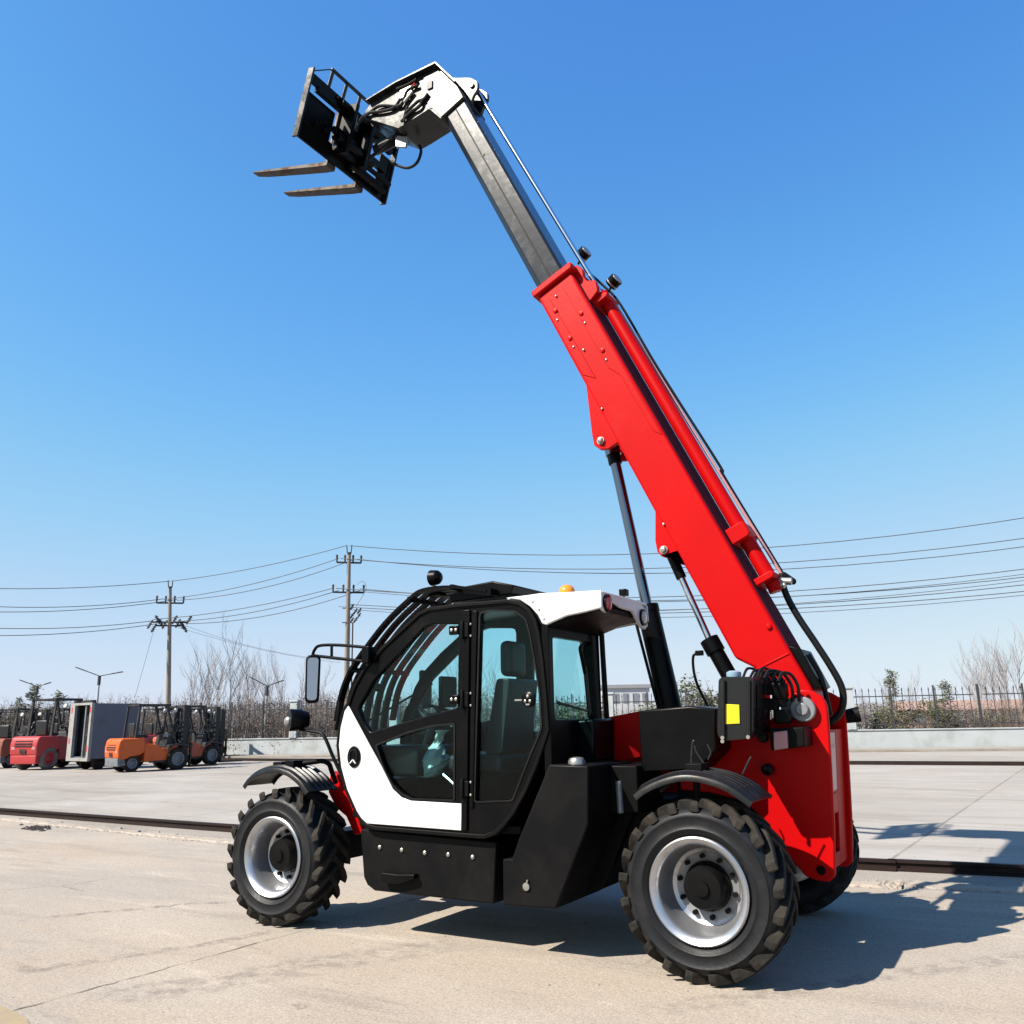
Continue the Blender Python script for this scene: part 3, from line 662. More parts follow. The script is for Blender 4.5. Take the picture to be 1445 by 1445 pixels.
# far side of the cab, with its own openings
H1f = rounded(pts(Yc, 504.6, 999, 527, 959, 567, 917.6, 598, 884.8, 609, 880.4, 646.5, 880.4, 645, 1005, 560, 1020, 522, 1028), .02, 2)
H1f = inset(H1f, -.035)
H3f = rounded(pts(Yc, 677.5, 866, 690, 861.5, 727, 863.5, 741, 874, 746.5, 893, 753, 929.5, 760, 1032, 673, 1036), .02, 2)
bm = B(); prism(bm, OUT, -.94, -.99, holes=(H1f, H3f)); obj('far_side_frame', bm, BLK, cab, bev=.006)
bm = B(); prism(bm, inset(H1f, -.01), -.962, -.968); prism(bm, inset(H3f, -.01), -.962, -.968); obj('far_window', bm, GLASS, cab)
# raised outer rim and pillar bars
bm = B(); prism(bm, inset(OUT, .0), Yc+.012, Yc-.003, holes=(inset(OUT, .032),)); obj('weather_seal', bm, BLKM, cab, bev=.006)
bm = B(); prism(bm, WP, Yc+.010, Yc-.003)
wp = obj('door_panel', bm, WHITE, cab, bev=.004)
q = W(500, 1068, Yc+.01)
bm = B()
def oval(bm, c, rx, rz, y0, y1, n=32): prism(bm, [(c.x+rx*math.cos(2*math.pi*i/n), c.z+rz*math.sin(2*math.pi*i/n)) for i in range(n)], y0, y1)
oval(bm, q, .068, .085, Yc+.010, Yc+.020)
em = obj('emblem', bm, BLK, wp, bev=.006)
bm = B(); n = 32
prism(bm, [(q.x+.046*math.cos(2*math.pi*i/n), q.z+.006+.056*math.sin(2*math.pi*i/n)) for i in range(n)], Yc+.020, Yc+.028, holes=([(q.x+.036*math.cos(2*math.pi*i/n), q.z+.006+.045*math.sin(2*math.pi*i/n)) for i in range(n)],))
obj('emblem_ring', bm, PLAST, wp)
bm = B()
for sx in (-1, 1): bar(bm, (q.x, Yc+.027, q.z-.022), (q.x+sx*.030, Yc+.027, q.z-.050), .009, .010, Vector((0, 1, 0)))
obj('emblem_mark', bm, WHITE, wp)
# glazing
for lp, m_, nm in ((H1, GLASS, 'front_window'), (H2, GLASSD, 'lower_window'), (H3, GLASS, 'door_window')):
    bm = B(); prism(bm, inset(lp, -.006), Yc-.028, Yc-.034); g_ = obj(nm, bm, m_, cab)
for lp, d_ in ((H2, .013), (H3, .011)):
    bm = B(); prism(bm, inset(lp, -.010), Yc+.003, Yc-.003, holes=(inset(lp, d_-.008),)); obj('window_trim', bm, PLAST, cab)
bm = B(); prism(bm, pts(Yc, 649, 862, 664, 860, 660, 1172, 652.5, 1172), Yc+.016, Yc-.002); prism(bm, pts(Yc, 666.5, 862, 674, 861.5, 668.5, 1140, 663, 1140), Yc+.012, Yc-.002)
obj('door_pillar', bm, BLK, cab, bev=.006)
for yy in (889, 987, 1113):
    bm = B(); q = W(657, yy, Yc+.02); box(bm, q.x-.028, q.x+.045, Yc+.016, Yc+.030, q.z-.055, q.z+.055); cyl(bm, (q.x+.02, Yc+.036, q.z-.07), (q.x+.02, Yc+.036, q.z+.07), .013, n=10)
    hg = obj('hinge', bm, BLKM, cab, bev=.004)
    if yy < 1000:
        bm = B(); q = W(640, yy, Yc+.02); box(bm, q.x-.04, q.x+.05, Yc-.02, Yc+.014, q.z-.035, q.z+.035); obj('glass_clamp', bm, BLK, cab, bev=.006)
        bm = B()
        for dx in (-.018, .022): lathe(bm, [(Yc+.014, .013), (Yc+.02, .012), (Yc+.024, .005)], (q.x+dx, 0, q.z), 12)
        obj('bolt', bm, ZINC, cab)
    bm = B()
    for dz in (-.045, .045): q = W(664, yy, Yc+.02); lathe(bm, [(Yc+.014, .010), (Yc+.022, .009), (Yc+.026, .004)], (q.x, 0, q.z+dz), 12)
    obj('bolt', bm, ZINC, cab)
bm = B(); q = W(745, 987, Yc); lathe(bm, [(Yc-.025, .055), (Yc-.005, .055), (Yc+.004, .04)], (q.x, 0, q.z), 24)
hd = obj('door_handle', bm, BLK, cab)
bm = B(); box(bm, q.x+.06, q.x+.12, Yc-.02, Yc-.012, q.z-.008, q.z+.004); obj('handle_lever', bm, ZINC, cab)
bm = B()
for dx, dz in ((-.018, -.012), (.022, -.012), (0, .022)): lathe(bm, [(Yc+.002, .012), (Yc+.008, .010), (Yc+.011, .004)], (q.x+dx, 0, q.z+dz), 12)
prism(bm, [(q.x-.02, q.z-.03), (q.x+.02, q.z-.03), (q.x+.012, q.z-.042), (q.x-.012, q.z-.042)], Yc+.001, Yc+.009)
obj('bolt', bm, ZINC, cab)
# cab floor, lower walls, rear wall
XR = 1.06
bm = B()
box(bm, 1.35, 2.85, -.165, -.935, .80, .86); box(bm, 2.62, 2.92, -.165, -.935, .86, 1.15)
prism(bm, pts(Yc, 765, 1020, 776, 1030, 744, 1116, 712, 1167, 700, 1160, 735, 1100), -.162, -.938)
obj('cab_floor', bm, BLKM, cab, bev=.01)
yz = lambda a, b, x: Vector((x, a, b))
bm = B(); prism(bm, [(-.102, 1.0), (-.102, 2.36), (-.99, 2.36), (-.99, 1.0)], XR-.01, XR+.05, f=yz, holes=(rounded([(-.17, 1.60), (-.17, 2.20), (-.86, 2.20), (-.86, 1.60)], .04, 3),))
rw = obj('rear_wall', bm, BLK, cab, bev=.006)
bm = B(); prism(bm, [(-.165, 1.595), (-.165, 2.205), (-.865, 2.205), (-.865, 1.595)], XR+.02, XR+.026, f=yz); obj('rear_window', bm, GLASS, cab)
bm = B(); prism(bm, pts(-.55, 778, 1019, 838, 1014, 838, 1076, 776, 1084), -.55, -.94); obj('rear_shroud', bm, BLK, cab, bev=.02)
bm = B(); tube(bm, [(XR-.03, -.62, 2.16), (XR-.05, -.55, 2.13), (XR-.04, -.60, 2.05), (XR-.03, -.66, 1.95)], .016, 8); bar(bm, (XR-.03, -.64, 2.03), (XR-.02, -.72, 1.62), .014, .014); bar(bm, (XR-.02, -.70, 2.0), (XR-.015, -.76, 1.64), .01, .018); bar(bm, (XR-.02, -.2, 1.72), (XR-.02, -.72, 1.66), .012, .016)
obj('wiper', bm, BLK, cab)
bm = B(); cyl(bm, (XR-.06, -.94, 2.3), (XR-.06, -.98, 1.55), .018); cyl(bm, (XR-.03, -1.0, 2.3), (XR-.03, -1.03, 1.55), .022); obj('rear_grab_rail', bm, BLK, cab)
# windscreen and front guard
FR = [Vector((p[0], 0, p[1])) for p in pts(Yc, 606, 857, 591, 864, 574, 879.6, 539, 912.5, 513, 942, 499, 967, 490, 992, 484, 1001, 478, 1026, 475.5, 1052, 479, 1084, 487.5, 1116)]
bm = B(); pv = None
for p in FR:
    c = [bm.verts.new((p.x-.02, y, p.z-.012)) for y in (-.155, -.945)]
    if pv: bm.faces.new((pv[0], pv[1], c[1], c[0]))
    pv = c
obj('windscreen', bm, GLASS, cab)
GC = [W(x, y, -.16) for x, y in ((479, 1085), (474, 1052), (476, 1020), (481, 992), (487, 970), (497, 948), (512, 925), (545, 882), (580, 848), (600, 835), (640, 831), (690, 836))]
GC = [Vector((p.x+.01, 0, p.z+.015)) for p in GC]
for k in range(7):
    y = -.17-k*.125
    a = [Vector((p.x, y, p.z)) for p in (GC[2:] if k in (0, 6) else GC)]
    bm = B(); sp = smoothp(a, 4); prev = None
    for i, p in enumerate(sp):
        d = (sp[min(i+1, len(sp)-1)]-sp[max(i-1, 0)]).normalized(); nn = Vector((-d.z, 0, d.x))
        if nn.z < 0: nn = -nn
        r4 = [bm.verts.new(p+Vector((0, o, 0))+nn*h) for o, h in ((-.034, -.012), (.034, -.012), (.034, .012), (-.034, .012))]
        if prev:
            for j in range(4): bm.faces.new((prev[j], prev[(j+1) % 4], r4[(j+1) % 4], r4[j]))
        else: bm.faces.new(r4)
        prev = r4
    bm.faces.new(prev)
    gb = obj('guard_bar', bm, BLK, cab)
bm = B()
for i in (5, 8, 10): p = GC[i]; bar(bm, (p.x, -.14, p.z), (p.x, -.95, p.z), .03, .04)
p = GC[11]; bar(bm, (p.x-.02, -.14, p.z-.01), (p.x-.02, -.95, p.z-.01), .03, .05)
obj('guard_cross_bar', bm, BLK, cab)
# roof
bm = B(); rr = pts(Yc, 606, 857, 643, 852, 700, 847, 717, 845.5)
prism(bm, rr+[(p[0], p[1]-.05) for p in reversed(rr)], -.10, -.99)
ra = W(640, 833, -.2); rb = W(672, 823, -.5)
prism(bm, [(2.02, 2.54), (1.45, 2.56), (1.42, 2.63), (1.62, 2.68), (1.9, 2.66), (2.03, 2.6)], -.25, -.93)
obj('roof_hatch', bm, BLK, cab, bev=.01)
SIDE = pts(Yc, 713, 843.5, 760, 838, 848.5, 832.5, 850, 858, 826, 864, 800, 869.5, 778, 879, 771, 882.5, 765, 880, 759, 868, 748, 856, 734, 847)
bm = B(); prism(bm, SIDE, Yc+.006, Yc-.02)
SB = [(x, z-.02) for x, z in SIDE]
prism(bm, SB, -.98, -1.0)
x0, z0 = SIDE[0]; x2, z2 = SIDE[2]
prism(bm, [(x0, z0), (SIDE[1][0], SIDE[1][1]+.008), (x2, z2-.002), (x2, z2-.03), (x0, z0-.03)], Yc-.0205, -.9795)
# rear cap with two scooped lamp seats
cap = [(-.124, 2.498), (-.30, 2.50), (-.45, 2.485), (-.62, 2.482), (-.75, 2.485), (-.88, 2.475), (-.975, 2.44), (-.978, 2.31), (-.92, 2.28), (-.84, 2.29), (-.77, 2.345), (-.68, 2.40), (-.45, 2.405), (-.33, 2.43), (-.28, 2.42), (-.25, 2.36), (-.18, 2.345), (-.124, 2.36)]
prism(bm, cap, x2+.002, x2+.03, f=yz)
rf_ = obj('roof_visor', bm, WHITE, cab, bev=.012)
bm = B(); prism(bm, [(1.30, 2.42), (1.08, 2.25), (.85, 2.33), (.645, 2.36), (.645, 2.40), (1.3, 2.455)], Yc-.03, -.97); obj('visor_lining', bm, BLKM, cab, bev=.005)
for (y, z, m_) in ((-.185, 2.412, RED_L), (-.865, 2.372, CLEAR_L)):
    bm = B(); lathe(bm, [(x2+.001, .066), (x2-.016, .066), (x2-.016, .052), (x2-.004, .05)], (0, y, z), 28, 'X'); obj('lamp_bezel', bm, BLK, cab)
    bm = B(); lathe(bm, [(x2-.005, .051), (x2-.020, .047), (x2-.026, .03), (x2-.028, .005)], (0, y, z), 24, 'X'); obj('roof_lamp', bm, m_, cab)
bm = B()
for x, y in ((752, 849), (761, 860), (768, 873)): q = W(x, y, Yc); lathe(bm, [(Yc+.005, .009), (Yc+.011, .008), (Yc+.013, .003)], (q.x, 0, q.z), 10)
obj('bolt', bm, ZINC, cab)
bm = B(); q = W(800, 836, -.3); lathe(bm, [(-.03, .062), (.0, .062), (.02, .056), (.042, .035), (.05, .005)], (q.x, -.3, q.z+.01), 24, 'Z'); obj('amber_beacon', bm, ORANGE_L, cab)
bm = B(); q = W(880, 835, -.75); box(bm, q.x-.03, q.x+.03, -.79, -.72, q.z-.035, q.z+.02); box(bm, q.x-.01, q.x+.01, -.76, -.74, q.z-.10, q.z-.035); obj('roof_camera', bm, BLK, cab, bev=.008)
bm = B(); q = W(615, 815, -.35)
lathe(bm, [(-.052, .02), (-.045, .04), (-.02, .060), (.03, .066), (.045, .068), (.050, .058), (.043, .05), (.04, .01)], (q.x, -.35, q.z), 24, 'X'); box(bm, q.x-.012, q.x+.012, -.38, -.32, q.z-.13, q.z-.07); box(bm, q.x-.07, q.x+.07, -.41, -.29, q.z-.16, q.z-.13)
obj('work_light', bm, BLK, cab, bev=.004)
# interior
bm = B(); q = W(724, 930, -.5); box(bm, q.x-.055, q.x+.055, -.64, -.36, q.z-.14, q.z+.14); hr = obj('headrest', bm, SEATM, cab, bev=.05, seg=4)
bm = B(); prism(bm, rounded([(q.x+.02, q.z-.16), (q.x-.10, q.z-.16), (q.x-.02, q.z-.72), (q.x+.14, q.z-.72)], .03), -.27, -.73); obj('seat_backrest', bm, SEATM, cab, bev=.05, seg=4)
bm = B(); box(bm, q.x-.02, q.x+.48, -.26, -.74, q.z-.86, q.z-.72); obj('seat_cushion', bm, SEATM, cab, bev=.05, seg=4)
bm = B(); box(bm, q.x, q.x+.42, -.3, -.7, .86, q.z-.87); obj('seat_base', bm, BLKM, cab, bev=.02)
bm = B(); cyl(bm, (2.62, -.5, .95), (2.33, -.5, 1.62), .045); box(bm, 2.3, 2.85, -.2, -.9, 1.18, 1.42); box(bm, 2.45, 2.75, -.72, -.9, 1.40, 1.62); obj('dashboard', bm, PLAST, cab, bev=.03, seg=3)
bm = B(); random.seed(21)
lathe(bm, [(1.17+.026*i, .085+.05*math.sin(i*.4)+random.uniform(-.012, .012)) for i in range(15)], (2.42, -.40, 0), 14, 'Z')
for v_ in bm.verts: v_.co += Vector((-(v_.co.z-1.0)*.40+random.uniform(-.012, .012), random.uniform(-.012, .012), 0))
obj('plastic_wrap', bm, WRAP, cab, smooth=False)
bm = B(); box(bm, 1.12, 1.34, -.70, -.90, 1.0, 1.5); box(bm, 1.45, 2.0, -.78, -.92, 1.18, 1.34); obj('side_console', bm, PLAST, cab, bev=.02)
bm = B()
for x_ in (1.55, 1.70, 1.82): cyl(bm, (x_, -.84, 1.34), (x_, -.83, 1.46), .012, n=8); ball(bm, (x_, -.83, 1.48), .024)
cyl(bm, (1.90, -.22, 1.02), (1.90, -.22, 1.30), .012, n=8); box(bm, 1.86, 1.95, -.235, -.205, 1.20, 1.225); box(bm, 2.2, 2.45, -.3, -.36, .93, .95)
obj('control_lever', bm, WRAP, cab)
bm = B(); c0 = Vector((2.28, -.5, 1.66)); ax = Vector((-.42, 0, .9)).normalized(); s_, t_ = frame_of(ax)
ring = [c0+(s_*math.cos(2*math.pi*i/24)+t_*math.sin(2*math.pi*i/24))*.19 for i in range(25)]
tube(bm, ring, .014, 8, smooth=False)
for i in (0, 8, 16): cyl(bm, c0, ring[i], .012, n=6)
cyl(bm, c0-ax*.06, c0, .05); obj('steering_wheel', bm, BLK, cab)
bm = B(); tube(bm, [(2.0, -.3, 1.0), (1.95, -.3, 1.25), (1.93, -.31, 1.36)], .012, 6); ball(bm, (1.93, -.31, 1.38), .028); tube(bm, [(2.1, -.27, 1.20), (1.98, -.25, 1.12), (1.92, -.25, 1.0)], .010, 6); obj('control_lever', bm, ZINC, cab)
bm = B(); box(bm, 2.36, 2.40, -.62, -.86, 1.72, 1.98); cyl(bm, (2.40, -.74, 1.75), (2.55, -.74, 1.6), .015); obj('display_screen', bm, BLKM, cab, bev=.015)
# far side mirror seen through the glass
bm = B(); box(bm, 2.98, 3.02, -1.18, -1.36, 1.72, 2.08); obj('far_mirror', bm, BLK, cab, bev=.02)
# windscreen wiper, seen through the front window
bm = B(); bar(bm, W(512, 1022, -.5), W(610, 965, -.5), .014, .014); q = W(525, 968, -.25); cyl(bm, q, q+Vector((-.05, -.05, -.02)), .035); obj('wiper', bm, BLK, cab)

# mirror, head lamp
bm = B()
ctr = W(441, 958, 0.02); nd = Vector((-.62, .75, 0.02)).normalized(); sd = nd.cross(Vector((0, 0, 1))).normalized()
Mm = Matrix((sd, nd, Vector((0, 0, 1)))).transposed().to_4x4(); Mm.translation = ctr
prism(bm, rounded([(-.058, -.20), (.058, -.20), (.062, .20), (-.062, .20)], .045), -.055, .0, f=lambda a, b, y: Mm @ Vector((a, y, b)))
mr = obj('wing_mirror', bm, BLK, T, bev=.012)
bm = B(); prism(bm, rounded([(-.040, -.175), (.040, -.175), (.046, .175), (-.046, .175)], .03), .0125, .0145, f=lambda a, b, y: Mm @ Vector((a, y, b))); obj('mirror_glass', bm, MIRROR, mr)
bm = B(); Ym = -.04
tube(bm, [W(441, 932, Ym), W(441, 926, Ym), W(444, 917, Ym), W(452, 911, Ym), W(480, 910.5, Ym), W(522, 914, Ym)], .014, 8, k=5)
tube(bm, [W(441, 925, Ym), W(468, 928, Ym), W(512, 933, Ym)], .014, 8, k=4); cyl(bm, W(468, 911, Ym), W(468, 928, Ym), .013, n=8)
q = W(518, 922, Ym); box(bm, q.x-.03, q.x+.04, Ym-.09, Ym+.02, q.z-.075, q.z+.055); obj('mirror_bracket', bm, BLK, mr, bev=.004)
Yh = -.12
bm = B(); q = W(420, 1016, Yh); ax = Vector((.55, .83, 0)).normalized()
s_, t_ = frame_of(ax)
prof = [(-.10, .03), (-.09, .07), (-.02, .092), (.06, .096), (.075, .09)]
rings = []
for o, r in prof: rings.append([bm.verts.new(q+ax*o+s_*(r*1.05*math.cos(2*math.pi*i/20))+t_*(r*.98*math.sin(2*math.pi*i/20))) for i in range(20)])
for a, b in zip(rings, rings[1:]):
    for i in range(20): bm.faces.new((a[i], a[(i+1) % 20], b[(i+1) % 20], b[i]))
bm.faces.new(rings[0]); bm.faces.new(rings[-1])
hl = obj('head_lamp', bm, BLK, T)
bm = B(); qq = W(408, 1013, Yh+.03); ball(bm, q+ax*.060+Vector((0.03, 0, -.01)), .052, s=(.8, .5, .8)); obj('lamp_lens', bm, SILV, hl)
bm = B(); tube(bm, [W(424, 1030, Yh), W(448, 1033, Yh), W(455, 1036, Yh), W(461, 1046, Yh), W(470, 1068, Yh), W(484, 1098, Yh)], .015, 8, k=5); obj('lamp_arm', bm, BLK, hl)
bm = B(); tube(bm, [W(480, 990, -.13), W(477, 1015, -.13), W(474, 1030, -.13)], .016, 8); obj('guard_foot', bm, BLK, cab)

# ------------------------------------------------------------------ boom
O = Vector((-.541, 1.644)); dd = Vector((.424, .905)).normalized(); nn_ = Vector((-dd.y, dd.x))
def S(s, t, y): p = O+dd*s+nn_*t; return Vector((p.x, y, p.y))
def sprism(bm, loop, y0, y1, holes=()): prism(bm, loop, y0, y1, f=S, holes=holes)
def st(Y, *a):
    out = []
    for x, z in pts(Y, *a): v = Vector((x, z))-O; out.append((v.dot(dd), v.dot(nn_)))
    return out
YL, YR = -1.05, -1.52; YM = (YL+YR)/2
bm = B(); sprism(bm, [(4.36, -.285), (4.36, .105), (.12, .105), (-.12, .05), (-.14, -.08), (.0, -.15), (.43, -.19), (.56, -.285)], YL, YR)
boom = obj('boom', bm, RED, T, bev=.022, seg=3)
# lower corner flange, reinforcing plates
bm = B()
sprism(bm, [(4.27, -.262), (4.27, -.19), (3.27, -.172), (3.38, -.262)], YL+.006, YL-.002)
sprism(bm, [(4.27, -.03), (4.27, .085), (2.45, .085), (2.52, .04), (2.60, .035), (3.15, .03), (3.28, -.03)], YL+.006, YL-.002)
sprism(bm, [(.42, -.19), (.41, .09), (.395, .09), (.405, -.19)], YL+.006, YL-.002)
obj('reinforcing_plate', bm, RED, boom, bev=.004)
bm = B()
for x, y in ((784, 439), (820.5, 442.6), (804.7, 477.7), (850.7, 494.7), (1085, 884)):
    (s_, t_), = st(YL, x, y); c = S(s_, t_, 0); lathe(bm, [(YL+.004, .022), (YL+.016, .020), (YL+.018, .012)], (c.x, 0, c.z), 16)
obj('wear_pad_boss', bm, RED, boom)
bm = B()
for x, y in ((787, 452), (826, 456), (810, 490), (856, 508), (824, 494), (785, 418), (850, 577), (937, 740)):
    (s_, t_), = st(YL, x, y); c = S(s_, t_, 0); lathe(bm, [(YL+.006, .010), (YL+.014, .009), (YL+.017, .003)], (c.x, 0, c.z), 10)
obj('bolt', bm, ZINC, boom)
bm = B(); sprism(bm, rounded([(4.365, -.315), (4.365, .14), (4.41, .16), (4.44, .14), (4.44, -.315)], .02), YL+.035, YR-.035, )
obj('boom_collar', bm, RED, boom, bev=.016, seg=3)
bm = B(); sprism(bm, [(4.33, .1055), (4.33, .109), (.45, .109), (.45, .1055)], YL-.035, YR+.02); obj('shade_strip', bm, SHADEM, boom)  # thin sheet added; its dark colour stands for shade on the back face
# cylinder lugs
for nm, a in (('lift', (827, 545, 835, 612, 838, 628, 846, 634, 858, 633, 874, 622)), ('comp', (924, 720, 924, 763, 927, 778, 933, 785, 945, 788, 962, 788, 966, 778))):
    lp = st(YL, *a); bm = B()
    if nm == 'lift': lp = lp+[(2.62, -.25), (3.3, -.25)]
    else: lp = lp+[(1.42, -.25), (1.95, -.25)]
    sprism(bm, lp, YL-.004, YL-.05); sprism(bm, lp, YR+.05, YR+.01)
    lg = obj('cylinder_lug', bm, RED, boom, bev=.008)
    bm = B(); x, y = (848, 622) if nm == 'lift' else (937, 776)
    (s_, t_), = st(YL, x, y); c = S(s_, t_, 0); cyl(bm, (c.x, YL+.012, c.z), (c.x, YR, c.z), .034, n=20); lathe(bm, [(YL+.012, .028), (YL+.03, .02), (YL+.035, .008)], (c.x, 0, c.z), 14); obj('lug_pin', bm, ZINC, boom)
    bm = B()
    if nm == 'lift':
        top = Vector((c.x, YM, c.z)); bot = W(948, 1005, YM)+Vector((-.18, 0, -.9))
        bot = Vector((top.x+(W(931, 930, YM).x-top.x)*2.0, YM, top.z+(W(931, 930, YM).z-top.z)*1.55))
        q1 = W(913.5, 858, YM); q2 = W(949, 1010, YM); q3 = q1+(q2-q1)*1.8
        cyl(bm, top, q1+(q2-q1)*.02, .046, n=24); cyl(bm, top-(top-q1)*.0, top+(q1-top)*.05, .07, n=20)
        rod_m = SILV; barrel_r = .092
    else:
        top = Vector((c.x, YL-.14, c.z)); YK = YL-.14; q1 = W(1002, 905, YK); q2 = W(1030, 955, YK); q3 = q1+(q2-q1)*2.2
        cyl(bm, top, q1, .027, n=18)
        barrel_r = .062
    rod = None
    b2 = B(); cyl(b2, q1, q3, barrel_r, n=28); dq = (q3-q1).normalized(); cyl(b2, q1-dq*.02, q1+dq*(.10 if nm == 'comp' else .04), barrel_r*(1.22 if nm == 'comp' else 1.06), n=28)
    if nm == 'comp':
        box(b2, q1.x+.05, q1.x+.11, YK+.02, YK+.06, q1.z-.11, q1.z-.07)
        tube(b2, [q1+Vector((.08, .04, -.09)), q1+Vector((.13, .05, -.12)), q1+Vector((.12, .05, -.3)), q1+Vector((.03, .05, -.52))], .012, 6)
    else:
        tube(b2, [q1+Vector((.10, .06, -.05)), q3+Vector((.10, .06, .2))], .014, 6, smooth=False); box(b2, q1.x+.06, q1.x+.12, YM+.03, YM+.09, q1.z-.08, q1.z-.03)
    cy = obj('lift_cylinder' if nm == 'lift' else 'compensation_cylinder', b2, BLK, T, bev=.004)
    obj('piston_rod', bm, DCHROME if nm == 'lift' else CHROME, cy)
    b3 = B(); d_ = (q1-top).normalized(); cyl(b3, top-d_*.03, top+d_*(.16 if nm == 'lift' else .24), .06 if nm == 'lift' else .042, n=20); obj('rod_eye', b3, BLK, cy, bev=.006)
# extension cylinder on the boom's back
t0 = .205
bm = B(); cyl(bm, S(4.12, t0, YM-.02), S(1.05, t0, YM-.02), .062, n=28)
ec = obj('extension_cylinder', bm, RED, T, bev=.004)
bm = B()
for s0, s1 in ((1.36, 1.50), (.98, 1.04), (3.98, 4.04)): sprism(bm, [(s0, .106), (s0, t0+.05), (s0+.02, t0+.075), (s1-.02, t0+.075), (s1, t0+.05), (s1, .106)], YM+.12, YM-.14)
sprism(bm, rounded([(4.02, .106), (4.06, .22), (4.17, .25), (4.22, .18), (4.28, .17), (4.36, .20), (4.44, .17), (4.44, .106)], .02), YM+.16, YM+.10)
sprism(bm, rounded([(4.02, .106), (4.06, .22), (4.17, .25), (4.28, .20), (4.36, .20), (4.44, .106)], .02), YM-.12, YM-.18)
obj('cylinder_clamp', bm, RED, ec, bev=.012)
bm = B(); cyl(bm, S(1.0, t0, YM-.02), S(.90, t0-.01, YM-.02), .05, n=18); cyl(bm, S(.94, t0+.03, YM+.04), S(.94, t0+.03, YM-.12), .035, n=16); obj('cylinder_eye', bm, RED, ec, bev=.006)
bm = B(); cyl(bm, S(.97, t0+.05, YM-.06), S(.92, t0+.13, YM-.06), .03, n=14); cyl(bm, S(.97, t0, YM+.0), S(.90, t0+.08, YM+.02), .022, n=12); obj('hose_fitting', bm, ZINC, ec)
bm = B(); cyl(bm, S(4.1, t0, YM-.02), S(7.20, .165, YM-.02), .022, n=16); obj('piston_rod', bm, CHROME, ec)
bm = B(); cyl(bm, S(1.0, t0+.085, YM-.10), S(4.1, t0+.05, YM-.10), .013, n=10); obj('steel_pipe', bm, PINK_L, ec)
bm = B(); tube(bm, [S(1.0, t0+.09, YM-.16), S(2.0, t0+.085, YM-.16), S(2.1, t0+.10, YM-.16), S(3.2, t0+.075, YM-.16), S(4.0, t0+.08, YM-.16), S(4.3, t0+.03, YM-.16), S(4.5, t0-.02, YM-.15)], .012, 8); obj('hydraulic_hose', bm, RUBB, ec)
bm = B(); tube(bm, [S(1.02, t0+.09, YM-.14), S(.93, t0+.13, YM-.14), W(1103, 812, YM-.1), W(1109, 838, YM-.1), W(1126, 870, YM-.1), W(1150, 906, YM-.1), W(1172, 940, YM-.1), W(1187, 968, YM-.1), W(1190, 990, YM-.1), W(1184, 1008, YM-.1), W(1170, 1020, YM-.1)], .026, 10)
obj('boom_hose', bm, RUBB, T)
bm = B(); sprism(bm, [(.10, .106), (.10, .16), (.40, .17), (.46, .106)], YL-.05, YR+.05); tube(bm, [S(.35, .19, YL-.1), S(.15, .18, YL-.12), S(-.1, .1, YL-.14)], .02, 8); obj('hose_guard', bm, BLK, boom, bev=.006)
for x, y in ((823, 359), (866, 398)):
    bm = B(); q = W(x, y, YM-.1); ax = Vector((.55, .10, .80)).normalized(); s_, t_ = frame_of(Vector((.45, -.25, .35)))
    ax = Vector((-.62, .15, .30)).normalized()
    cyl(bm, q-ax*.045, q+ax*.045, .062, .066, n=20); cyl(bm, q, q+Vector((.06, 0, -.09)), .012, n=8)
    wl = obj('work_light', bm, BLK, boom, bev=.006)
    bm = B(); cyl(bm, q+ax*.046, q+ax*.052, .055, n=20); cyl(bm, q-ax*.022, q-ax*.012, .0675, n=20); obj('lamp_band', bm, ZINC, boom)
# inner boom
def chprof(t0, t1, y0, y1, c1, c2): return [(t0+c1, y0), (t1-c2, y0), (t1, y0-c2), (t1, y1+c2), (t1-c2, y1), (t0+c1, y1), (t0, y1+c1), (t0, y0-c1)]
def sbeam(bm, prof, s0, s1):
    a = [bm.verts.new(S(s0, t, y)) for t, y in prof]; b = [bm.verts.new(S(s1, t, y)) for t, y in prof]; n = len(prof)
    for i in range(n): bm.faces.new((a[i], a[(i+1) % n], b[(i+1) % n], b[i]))
    bm.faces.new(a); bm.faces.new(b)
YIL, YIR = -1.09, -1.48
bm = B(); sbeam(bm, chprof(-.265, .045, YIL, YIR, .055, .02), 3.4, 7.24)
ib = obj('inner_boom', bm, STEEL, T, bev=.006)
bm = B(); sbeam(bm, [(-.10, YIL+.003), (-.085, YIL+.003), (-.085, YIL-.002), (-.10, YIL-.002)], 3.6, 7.2)
obj('weld_seam', bm, BLKM, ib)
(s_, t_), = st(YIL, 682, 218)
bm = B(); c = S(s_, t_, 0); lathe(bm, [(YIL-.001, .016), (YIL+.006, .016)], (c.x, 0, c.z), 12); obj('grease_plug', bm, BLK, ib)
